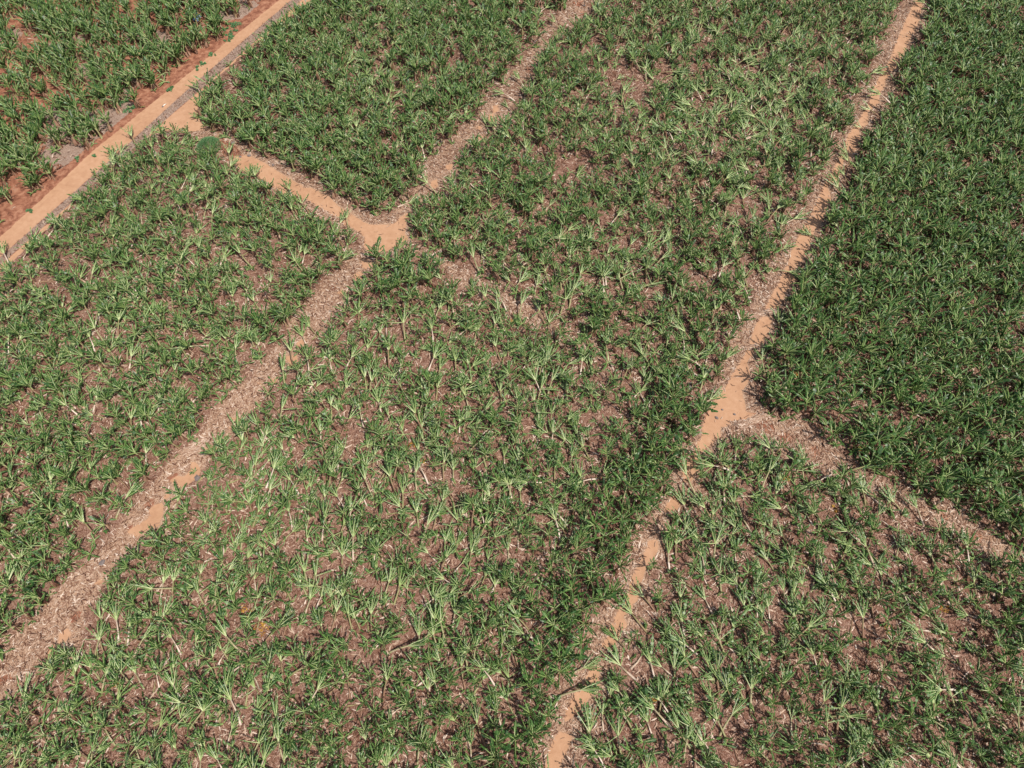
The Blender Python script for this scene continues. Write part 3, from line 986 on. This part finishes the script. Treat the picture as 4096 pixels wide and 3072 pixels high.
def part_mesh(kd, var, k):
    key = (kd, var, k)
    if key not in mesh_cache:
        a = LIB[kd][var % len(LIB[kd])][k]
        mesh_cache[key] = None if a is None else build_mesh(PARTS[k], a[0], a[1], MATS, a[2], a[3])
    return mesh_cache[key]


BLOCK = {0: 'in the red field beyond the main road', 1: 'in the block above the cross track', 2: 'in the block left of the left track',
         3: 'in the middle block', 4: 'in the block between the two tracks', 5: 'in the dark block right of the sandy track',
         6: 'in the block right of the sandy track'}
GROUPS = {'up': 'banana plants still standing', 'top': 'banana plants blown over by the wind', 'shoot': 'young banana shoots between the stumps',
          'log': 'bare fallen banana stems'}
CAT = {'up': 'banana plant', 'top': 'banana plant', 'shoot': 'banana shoot', 'log': 'banana stem'}


def pointing(px_, it):
    p = np.array([[it[1], it[2]], [it[1] + cos(it[3]) * 2, it[2] + sin(it[3]) * 2]])
    q_ = to_px(p)
    a = math.degrees(math.atan2(-(q_[1, 1] - q_[0, 1]), q_[1, 0] - q_[0, 0])) % 360
    return ['right', 'up-right', 'up', 'up-left', 'left', 'down-left', 'down', 'down-right'][int((a + 22.5) // 45) % 8]


ORD = ['leftmost', 'second from left', 'third from left', 'fourth from left', 'fifth from left', 'sixth from left', 'seventh from left',
       'eighth from left', 'ninth from left', 'tenth from left', 'eleventh from left', 'twelfth from left']
ROWN = ['along the bottom edge', 'one row up from the bottom edge', 'two rows up from the bottom edge', 'three rows up from the bottom edge',
        'four rows up from the bottom edge', 'five rows up from the bottom edge', 'six rows up from the bottom edge', 'seven rows up from the bottom edge']
COLN = ['far left', 'left', 'left of centre', 'centre', 'right of centre', 'right', 'far right']
LOOK = {'up': ['green', 'dark green', 'leafy green', 'drooping green'], 'top': ['toppled', 'blown-over', 'flattened', 'shredded toppled'],
        'shoot': ['short', 'low', 'small', 'stubby'], 'log': ['bare']}


def height_phrase(v):
    f = 1 - v / 3072
    names = ['bottom edge', 'low down', 'a tenth up', 'an eighth up', 'a sixth up', 'a fifth up', 'a quarter up', 'above a quarter up', 'a third up',
             'two fifths up', 'halfway up', 'upper half', 'near the top']
    lim = [0.02, 0.06, 0.105, 0.14, 0.18, 0.22, 0.26, 0.30, 0.36, 0.44, 0.56, 0.85, 2]
    for n_, l_ in zip(names, lim):
        if f < l_:
            return n_
    return names[-1]


def col_phrase(u):
    names = ['at the left edge', 'far left', 'on the left', 'left of centre', 'just left of centre', 'at the centre', 'just right of centre', 'right of centre',
             'on the right', 'far right', 'at the right edge']
    return names[int(np.clip(u / 4096 * 11, 0, 10))]


def place(it, label, group):
    kd, x, y, rz, s, var = it[:6]
    root = link(NAME[KIND[kd]], None, label=label, cat=CAT[KIND[kd]], group=group)
    root.empty_display_size = 0.3
    root.location = (x, y, 0)
    root.rotation_euler = (0, 0, rz)
    root.scale = (s * SZ, s * SZ, s * SZ)
    for k in range(3):
        me = part_mesh(kd, var, k)
        if me is not None:
            link(PARTS[k] if not (k == 1 and kd == 'shoot') else 'leaves', me, parent=root)
    return root


PALE = [float(a[1][3][a[1][2] == LEAF].mean()) > 0.45 for a in LIB['top']]
rest = {k: [] for k in NAME}
for k in NAME:
    lst = [it for it in items if KIND[it[0]] == k]
    inside = []
    for it in lst:
        u, v = to_px(np.array([[it[1], it[2]]]))[0]
        it[6] = (u, v)
        vis = (15 < u < 4080) and (20 < v < 3062)
        it.append(vis)
    lst.sort(key=lambda i_: (not (i_[9] and i_[8]), not i_[9], -i_[6][1]))
    nI = {'up': 300, 'top': 300, 'shoot': 290, 'log': 290}[k]
    indiv = lst[:nI]
    rest[k] = lst[nI:]
    byl = {}
    for it in indiv:
        u, v = it[6]
        if it[8] == 'lone':
            lab = 'single green banana plant standing alone in the littered left track'
        else:
            d_ = pointing(it[6], it)
            loc_ = '%s, %s' % (col_phrase(u), height_phrase(v))
            if k == 'up':
                lab = '%s banana plant %s' % ({'std': 'standing', 'lush': 'leafy standing', 'clump': 'many-stemmed standing'}[it[0]], loc_)
            elif k == 'top':
                lab = '%s banana plant pointing %s, %s' % ('pale toppled' if PALE[it[5]] else 'toppled', d_, loc_)
            elif k == 'shoot':
                lab = 'low young banana shoot %s' % loc_
            else:
                lab = 'bare fallen banana stem pointing %s, %s' % (d_, loc_)
        byl.setdefault(lab, []).append(it)
    for lab, its in byl.items():
        its.sort(key=lambda i_: i_[6][0])
        for n_, it in enumerate(its):
            l2 = lab
            if len(its) > 1 and n_ < len(ORD):
                tag_ = ORD[n_] if n_ < len(its) - 1 else 'rightmost'
                l2 = lab + ', ' + tag_
            if len(l2.split()) > 16:
                l2 = l2.replace(' pointing', '').replace('just ', '')
            place(it, l2, GROUPS[k])


def merge(lst):
    V, Q, Mi, Tt = [], [], [], []
    n = 0
    for it in lst:
        kd, x, y, rz, s, var = it[:6]
        c, s_ = cos(rz), sin(rz)
        dt = U(-0.07, 0.07)
        for a in LIB[kd][var % len(LIB[kd])]:
            if a is None:
                continue
            v = a[0] * s * SZ
            V.append(np.stack([v[:, 0] * c - v[:, 1] * s_ + x, v[:, 0] * s_ + v[:, 1] * c + y, v[:, 2]], 1))
            Q.append(a[1] + n)
            Mi.append(a[2])
            Tt.append(a[3] + dt)
            n += len(v)
    return np.concatenate(V), np.concatenate(Q), np.concatenate(Mi), np.concatenate(Tt)


RESTL = {'up': 'thick stands of green banana plants filling the blocks farther from the camera',
         'top': 'farther banana plants blown flat with pale shredded crowns among the standing ones',
         'shoot': 'farther low green banana shoots growing between the plants',
         'log': 'farther bare banana stems lying on the mulch'}
RESTC = {'up': 'banana plants', 'top': 'banana plants', 'shoot': 'banana shoots', 'log': 'banana stems'}
for k in NAME:
    if rest[k]:
        V, Q, Mi, Tt = merge(rest[k])
        me = build_mesh(NAME[k] + '_stand', V, Q, MATS, Mi, Tt)
        link(NAME[k] + '_stand', me, label=RESTL[k], cat=RESTC[k], kind='stuff')
print('ITEMS', {k: (sum(KIND[i_[0]] == k for i_ in items), len(rest[k])) for k in NAME})


# ------------------------------------------------------------------ litter of dead leaves
def litter(n, sampler, smin, smax, wr, tlo, thi, zmax=0.06, align=None):
    Pn = sampler(n)
    n = len(Pn)
    L = rng.uniform(smin, smax, n) * rng.uniform(0.5, 1, n)
    W = L * rng.uniform(wr[0], wr[1], n)
    W = np.clip(W, 0.03, 0.22)
    a = rng.uniform(0, 2 * pi, n)
    dx, dy = np.cos(a), np.sin(a)
    bend = rng.normal(0, 0.09, n) * L
    z0 = rng.uniform(0.06, 0.10, n)
    z1 = z0 + rng.uniform(0, zmax, n)
    z2 = z0 + rng.uniform(0, zmax, n) * 0.6
    pts = []
    for tpos, wsc, z in ((-0.5, 0.5, z0), (0, 1.0, z1), (0.5, 0.35, z2)):
        cx = Pn[:, 0] + dx * L * tpos - dy * bend * (tpos == 0)
        cy = Pn[:, 1] + dy * L * tpos + dx * bend * (tpos == 0)
        tw = rng.uniform(-0.02, 0.02, n)
        pts.append(np.stack([cx - dy * W * wsc / 2, cy + dx * W * wsc / 2, z + tw], 1))
        pts.append(np.stack([cx + dy * W * wsc / 2, cy - dx * W * wsc / 2, z - tw], 1))
    V = np.stack(pts, 1).reshape(-1, 3)
    k = np.arange(n)[:, None] * 6
    Q = np.concatenate([k + np.array([[0, 1, 3, 2]]), k + np.array([[2, 3, 5, 4]])])
    T_ = np.tile(np.clip(rng.uniform(tlo, thi, n) + rng.normal(0, 0.1, n), 0, 1), 2)
    return V, Q, T_


def in_frame(P_):
    q_ = to_px(P_)
    return (q_[:, 0] > -60) & (q_[:, 0] < 4156) & (q_[:, 1] > -60) & (q_[:, 1] < 3140)


def rand_pts(n):
    Pn = np.stack([rng.uniform(-128, 128, n), rng.uniform(-6, 165, n)], 1)
    return Pn[in_frame(Pn)]


def grid_val(arr, P_):
    i = np.clip(((P_[:, 0] - X0) / ST).astype(int), 0, nx)
    j_ = np.clip(((P_[:, 1] - Y0) / ST).astype(int), 0, ny)
    return arr.reshape(nx + 1, ny + 1)[i, j_]


def field_sampler(n):
    P_ = rand_pts(n)
    k = grid_val(sand_, P_) < 0.3
    lfv = grid_val(lf_, P_)
    k &= (lfv < -6) | (rng.random(len(P_)) < 0.15 * (grid_val(gray_, P_) > 0.3))
    k &= rng.random(len(P_)) < 0.35 + 0.9 * vnoise(P_[:, 0], P_[:, 1], 2.2, 9)
    return P_[k]


def path_sampler(n):
    P_ = rand_pts(n)
    s_ = grid_val(sand_, P_)
    l_ = grid_val(lit_, P_)
    k = (rng.random(len(P_)) < l_ * (1.2 - 0.4 * vnoise(P_[:, 0], P_[:, 1], 1.6, 8))) & ((s_ < 0.45) | (rng.random(len(P_)) < 0.03))
    k &= (grid_val(red_, P_) < 0.45) | (rng.random(len(P_)) < 0.1)
    return P_[k]


V1, Q1, T1 = litter(620000, field_sampler, 0.25, 1.2, (0.09, 0.26), 0.05, 0.95)
V2, Q2, T2 = litter(700000, path_sampler, 0.25, 1.1, (0.07, 0.22), 0.25, 1.0)
me = build_mesh('field_litter', V1, Q1, [M_DRY], None, T1)
link('field_litter', me, label='brown and pinkish dead banana leaf litter covering the soil between plants', cat='leaf litter', kind='stuff')
me = build_mesh('track_litter', V2, Q2, [M_DRY], None, T2)
link('track_litter', me, label='pale straw of dead leaves strewn thickly along the tracks', cat='leaf litter', kind='stuff')


# dry grass in the strip between the two wheel roads
def med_sampler(n):
    c = gs(MEDIAN)
    P_ = rand_pts(n)
    return P_[sdist(P_, c) < -0.05]


Pm = med_sampler(420000)[:9000]
mbm = MB()
nm = len(Pm)
a = rng.uniform(0, 2 * pi, nm)
hgt = rng.uniform(0.1, 0.4, nm)
ln = rng.uniform(0.05, 0.35, nm)
wd = rng.uniform(0.02, 0.06, nm)
V = np.stack([np.stack([Pm[:, 0] - np.sin(a) * wd, Pm[:, 1] + np.cos(a) * wd, 0 * a], 1), np.stack([Pm[:, 0] + np.sin(a) * wd, Pm[:, 1] - np.cos(a) * wd, 0 * a], 1),
              np.stack([Pm[:, 0] + np.cos(a) * ln + np.sin(a) * wd * .4, Pm[:, 1] + np.sin(a) * ln - np.cos(a) * wd * .4, hgt], 1),
              np.stack([Pm[:, 0] + np.cos(a) * ln - np.sin(a) * wd * .4, Pm[:, 1] + np.sin(a) * ln + np.cos(a) * wd * .4, hgt], 1)], 1).reshape(-1, 3)
Qm = np.arange(nm * 4).reshape(-1, 4)
me = build_mesh('dry_grass', V, Qm, [M_DRY], None, np.clip(rng.normal(0.42, 0.22, nm), 0, 1))
link('dry_grass', me, label='grey-brown dead grass growing in the strip between the two wheel roads', cat='dry grass', kind='stuff')


# ------------------------------------------------------------------ weeds, tuft, odd things
def leafy_patch(R, n, hmax, mat, lsz=(0.08, 0.2), t=(0.2, 0.8), flat=False, elong=1.0):
    mb = MB()
    lobes = [(U(-R, R), U(-R, R) * 0.8 * elong, U(0.2, 0.6) * R) for _ in range(7)]
    V, Q, T_ = [], [], []
    for i in range(n):
        lx, ly, lr = random.choice(lobes)
        r = lr * (U(0, 1) ** 0.6) * U(0.6, 1.25)
        an = U(0, 2 * pi)
        c = np.array([lx + r * cos(an), ly + r * sin(an) * elong, 0.05 + hmax * U(0.1, 1) * max(0.1, 1 - (r / lr) ** 2 * 0.7)])
        s = U(*lsz)
        b = U(0, 2 * pi)
        tl = U(-0.5, 0.5)
        d = np.array([cos(b), sin(b), tl]) * s
        e = np.array([-sin(b), cos(b), U(-0.4, 0.4)]) * s * 0.5
        k = len(V)
        V += [c - d, c + e, c + d, c - e]
        Q.append([k, k + 1, k + 2, k + 3])
        T_.append(U(*t))
    mb.add(V, Q, mat, T_)
    return mb.arrays()


weed_spots = [(930, 100, 1.6, 'widest dark green weed patch on red soil near top of main road'), (912, 133, 1.0, 'green weed patch just above the road edge, below the widest one'),
              (928, 150, 0.7, 'small round weed at the road edge below a larger patch'), (905, 165, 0.7, 'small weed at road edge, lowest of the chain near the top'),
              (893, 121, 0.6, 'tiny weed on red soil left of the large patches'), (943, 124, 0.5, 'tiny weed nearest the bright road near the top'),
              (846, 224, 0.8, 'weed patch beside main road under a leaning clump'), (815, 250, 0.8, 'weed patch at road edge left of the second crossing'),
              (790, 275, 0.6, 'low weed at the road shoulder below two others'), (500, 405, 1.3, 'long green creeper on red soil left of the pale scrap'),
              (478, 430, 0.8, 'lower end of the creeping green weed in the red field'), (515, 440, 0.9, 'round green weed right of the creeper in the red field'),
              (538, 430, 0.6, 'small green weed closest to the road beside the creeper'), (686, 352, 0.7, 'tiny teal weed on the shoulder of the main road, upper'),
              (675, 362, 0.5, 'tiny teal weed on the shoulder of the main road, lower'), (125, 845, 0.6, 'tiny green weed at the road shoulder near the left edge'),
              (310, 640, 0.6, 'small weed beside fallen leaves at the left road shoulder'), (378, 625, 0.4, 'tiny weed on the red shoulder beside the road')]
for i, (u, v, r, lab) in enumerate(weed_spots):
    a = leafy_patch(r, int(170 * r), 0.35, WEED, (0.10, 0.22), (0.15, 0.85))
    o = link('weed_patch', build_mesh('weed_patch', a[0], a[1], MATS, a[2], a[3]), label=lab, cat='weed', group='green weeds along the main road')
    p = g(u, v)
    o.location = (p[0], p[1], 0)
    o.rotation_euler = (0, 0, U(0, 6))

ysp = [(3620, 430), (3345, 2035), (3440, 1795), (3215, 1482), (3660, 905), (3885, 1010), (3540, 990), (3870, 555), (3700, 640), (3180, 1500), (3500, 1855), (4040, 700),
       (3550, 1790), (3950, 1540), (1690, 1845), (1505, 2085), (1650, 1785), (1800, 1770), (1040, 2515), (980, 2450), (465, 2745), (3780, 2440), (3560, 2520), (2615, 2790), (3130, 1905), (3855, 1860), (3730, 1820), (3400, 1280), (2050, 1290), (1560, 1830)]
for i, (u, v) in enumerate(ysp):
    r = U(0.5, 0.95)
    a = leafy_patch(r, int(70 * r), 0.35, YEL, (0.08, 0.2), (0.0, 1.0))
    o = link('yellow_weed', build_mesh('yellow_weed', a[0], a[1], MATS, a[2], a[3]), label='small orange-yellow withered weed %s, %s' % (col_phrase(u), height_phrase(v)), cat='weed', group='orange-yellow withered weeds among the banana plants')
    p = g(u, v)
    o.location = (p[0], p[1], 0.02)

# soft feathery tuft by the junction with the main road
p = g(838, 592)
mb = MB()
V, Q, T_ = [], [], []
for i in range(5200):
    r = math.sqrt(U(0, 1))
    an = U(0, 2 * pi)
    bx, by = r * cos(an) * 2.3, r * sin(an) * 2.6
    ht = (1 - r * r) * 1.6 + 0.35
    c = np.array([bx, by, ht * U(0.35, 1.0)])
    o_ = np.array([cos(an) * r, sin(an) * r, 0.0]) * 0.5
    l_ = U(0.25, 0.5)
    d = (o_ + np.array([U(-.5, .5), U(-.5, .5), U(0.1, 0.8)])) * l_
    s = np.array([U(-1, 1), U(-1, 1), 0]) * 0.03
    k = len(V)
    V += [c - s, c + s, c + d + s * 0.3, c + d - s * 0.3]
    Q.append([k, k + 1, k + 2, k + 3])
    T_.append(U(0.3, 0.9))
mb.add(V, Q, WEED, T_)
a = mb.arrays()
o = link('feathery_bush', build_mesh('feathery_bush', a[0], a[1], MATS, a[2], a[3]), label='soft feathery bright green bush beside the cross track near the main road', cat='bush')
o.location = (p[0], p[1], 0)


def plain(name, col, rough=0.7):
    m, t, b = new_mat(name)
    pos = N(t, 'ShaderNodeNewGeometry').outputs['Position']
    n = noise(t, 8, 3, 0.6, 0, pos)
    r = ramp(t, [(0.3, tuple(c * 0.75 for c in col)), (0.7, tuple(min(1, c * 1.15) for c in col))])
    t.links.new(n.outputs[0], r.inputs[0])
    t.links.new(r.outputs[0], b.inputs['Base Color'])
    b.inputs['Roughness'].default_value = rough
    return m


M_BLUE = plain('blue_plastic', (0.17, 0.28, 0.46), 0.45)
M_PIPE = plain('grey_pipe', (0.20, 0.17, 0.19), 0.5)
M_POST = plain('dark_wood', (0.03, 0.022, 0.02))
M_PALE = plain('pale_scrap', (0.80, 0.70, 0.60))
M_ROCK = plain('grey_clod', (0.20, 0.16, 0.15))


def simple(name, mb, mat, loc, label, cat, rz=0, group=None, parent=None, smooth=False):
    a = mb.arrays()
    o = link(name, build_mesh(name, a[0], a[1], [mat], None, None, smooth), label=label, cat=cat, group=group, parent=parent)
    o.location = loc
    o.rotation_euler = (0, 0, rz)
    return o


# crumpled blue sheet
for (u, v, sx, sy, lab) in ((783, 66, 1.0, 0.55, 'upper piece of crumpled blue plastic sheet lying between banana clumps in red field'), (790, 78, 0.75, 0.8, 'lower pale blue plastic sheet crumpled against the banana clump in the red field')):
    n = 9
    V, Q = [], []
    ph = U(0, 6)
    for i in range(n):
        for j_ in range(n):
            x, y = (i / (n - 1) - 0.5), (j_ / (n - 1) - 0.5)
            edge_ = 1 + 0.15 * sin(7 * math.atan2(y, x) + ph)
            V.append([x * 2 * sx * edge_, y * 2 * sy * edge_, 0.45 + 0.22 * sin(9 * x + ph) * cos(7 * y) + U(-0.05, 0.05) + y * 0.5])
    for i in range(n - 1):
        for j_ in range(n - 1):
            k = i * n + j_
            Q.append([k, k + n, k + n + 1, k + 1])
    mb = MB()
    mb.add(V, Q, 0, 0)
    p = g(u, v)
    simple('plastic_sheet', mb, M_BLUE, (p[0], p[1], 0.0), lab, 'plastic sheet', -0.5, 'blue plastic sheets in the red field')

# irrigation pipe
def pipe(ptspx, r, lab):
    pp = [g(*q_) for q_ in ptspx]
    c = pp[0]
    mb = MB()
    tube(mb, [[a_[0] - c[0], a_[1] - c[1], r + 0.05] for a_ in pp], [r] * len(pp), 6, 0, 0.5)
    simple('irrigation_pipe', mb, M_PIPE, (c[0], c[1], 0), lab, 'pipe')


pipe([(715, -12), (735, 4), (762, 17), (790, 33), (815, 45), (850, 62), (872, 70), (893, 82), (903, 85), (914, 84)], 0.09, 'long grey irrigation pipe lying across the red soil at the top left')
pipe([(858, 112), (874, 118), (884, 121), (896, 124)], 0.07, 'short piece of grey pipe on red soil below the long pipe')

# thin dark post in the left track at the top edge
p = g(2337, 25)
root = link('post', None, label='thin dark upright post in the left track at the top edge', cat='post')
root.location = (p[0], p[1], 0)
mb = MB()
tube(mb, [[0, 0, -0.1], [0, 0, 1.0], [0.03, 0, 2.1]], [0.07, 0.065, 0.06], 6, 0, 0)
a = mb.arrays()
link('shaft', build_mesh('shaft', a[0], a[1], [M_POST]), parent=root)
mb = MB()
tube(mb, [[-0.25, 0.1, 0.05], [0, 0, 0.25], [0.28, -0.05, 0.06]], [0.13, 0.2, 0.12], 6, 0, 0)
a = mb.arrays()
link('footing', build_mesh('footing', a[0], a[1], [M_ROCK]), parent=root)

# scrap on the main road
p = g(655, 426)
root = link('wood_scrap', None, label='cream scrap of wood with a brown end on the main road', cat='scrap')
root.location = (p[0], p[1], 0)
root.rotation_euler = (0, 0, 0.95)
mb = MB()
tube(mb, [[-0.1, 0, 0.14], [0.35, 0.03, 0.2], [0.8, 0, 0.12]], [0.13, 0.14, 0.08], 6, 0, 0)
a = mb.arrays()
link('pale_piece', build_mesh('pale_piece', a[0], a[1], [M_PALE]), parent=root)
mb = MB()
tube(mb, [[-0.4, 0, 0.1], [-0.25, 0.0, 0.14], [-0.08, 0, 0.14]], [0.1, 0.15, 0.14], 6, 0, 0)
a = mb.arrays()
link('brown_end', build_mesh('brown_end', a[0], a[1], [M_ROCK]), parent=root)


# clods, pale scraps
def lump(R, fl=0.5):
    import bmesh
    bm = bmesh.new()
    bmesh.ops.create_icosphere(bm, subdivisions=2, radius=R)
    for v_ in bm.verts:
        k = 1 + 0.3 * sin(v_.co.x * 7 / R + 1) * cos(v_.co.y * 5 / R) + random.uniform(-0.12, 0.12)
        v_.co = mathutils.Vector((v_.co.x * k * 1.3, v_.co.y * k, v_.co.z * k * fl))
    me_ = bpy.data.meshes.new('clod')
    bm.to_mesh(me_)
    bm.free()
    return me_


clods = [(933, 573, 0.35, 'grey clod on red mud at the mouth of the cross track'), (997, 624, 0.3, 'dark grey clod at the upper edge of the cross track'), (1094, 660, 0.28, 'dark clod under the straw bank of the cross track'),
         (962, 628, 0.22, 'small flat clod on the sandy cross track'), (2790, 1915 - 300, 0.12, 'tiny clod in the sandy track junction'), (2867, 1672, 0.22, 'brown clod in the middle of the sandy track junction'),
         (2889, 1639, 0.14, 'small brown clod upper in the junction wheel marks'), (2938, 1658, 0.16, 'small brown clod right in the junction wheel marks'), (790, 1913, 0.4, 'black clod beside the sandy patch on the left track'),
         (410, 2251, 0.35, 'black clod on the littered left track'), (2760, 1546, 0.5, 'dark charred lump in the plants left of the sandy track')]
for (u, v, r, lab) in clods:
    me = lump(r)
    me.materials.append(M_ROCK)
    o = link('clod', me, label=lab, cat='clod', group='dark clods on the tracks')
    p = g(u, v)
    o.location = (p[0], p[1], r * 0.3 + 0.03)
    o.rotation_euler = (0, 0, U(0, 6))


# straw heaps on the right hand track
def heap(u0, v0, u1, v1, wid, n, lab):
    a_, b_ = g(u0, v0), g(u1, v1)
    c = (a_ + b_) / 2
    e = b_ - a_
    L = np.linalg.norm(e)
    e = e / L
    pn = np.array([-e[1], e[0]])
    V, Q, T_ = [], [], []
    for i in range(n):
        s = U(-0.5, 0.5)
        q_ = rng.normal(0, 0.3)
        cc = e * s * L + pn * (q_ * wid + 0.3 * wid * sin(s * 5))
        z = 0.08 + 0.32 * math.exp(-q_ * q_ * 5) * U(0.3, 1)
        an = rng.normal(0, 0.3)
        d = (e * cos(an) + pn * sin(an)) * U(0.2, 0.6)
        wv = pn * U(0.015, 0.05)
        k = len(V)
        V += [[*(cc - d - wv), z], [*(cc - d + wv), z + U(0, .03)], [*(cc + d + wv), z + U(-.05, .05)], [*(cc + d - wv), z]]
        Q.append([k, k + 1, k + 2, k + 3])
        T_.append(U(0.45, 1.0))
    o_ = link('straw_heap', build_mesh('straw_heap', np.array(V), Q, [M_DRY], None, np.array(T_)), label=lab, cat='straw heap', group='straw heaps on the tracks')
    o_.location = (c[0], c[1], 0)


heap(2953, 1697, 3072, 1668, 1.0, 420, 'long curved heap of pale straw at the junction of the sandy track')
heap(2993, 1262, 3112, 1250, 0.8, 420, 'ridge of pale straw lying across the sandy track')
heap(2982, 1392, 3030, 1388, 0.5, 160, 'small ridge of straw across the sandy track above the junction')
heap(740, 1800, 830, 1775, 1.2, 300, 'heap of broad pale leaves at the left edge of the left track')
heap(2880, 1783, 2860, 1790, 1.3, 160, 'low round heap of straw at the track edge below the junction')
heap(1090, 645, 1180, 660, 1.2, 420, 'bank of pale straw above the sandy cross track')
heap(3060, 1780, 3110, 1800, 1.4, 260, 'heap of straw below the red mud patches right of the junction')
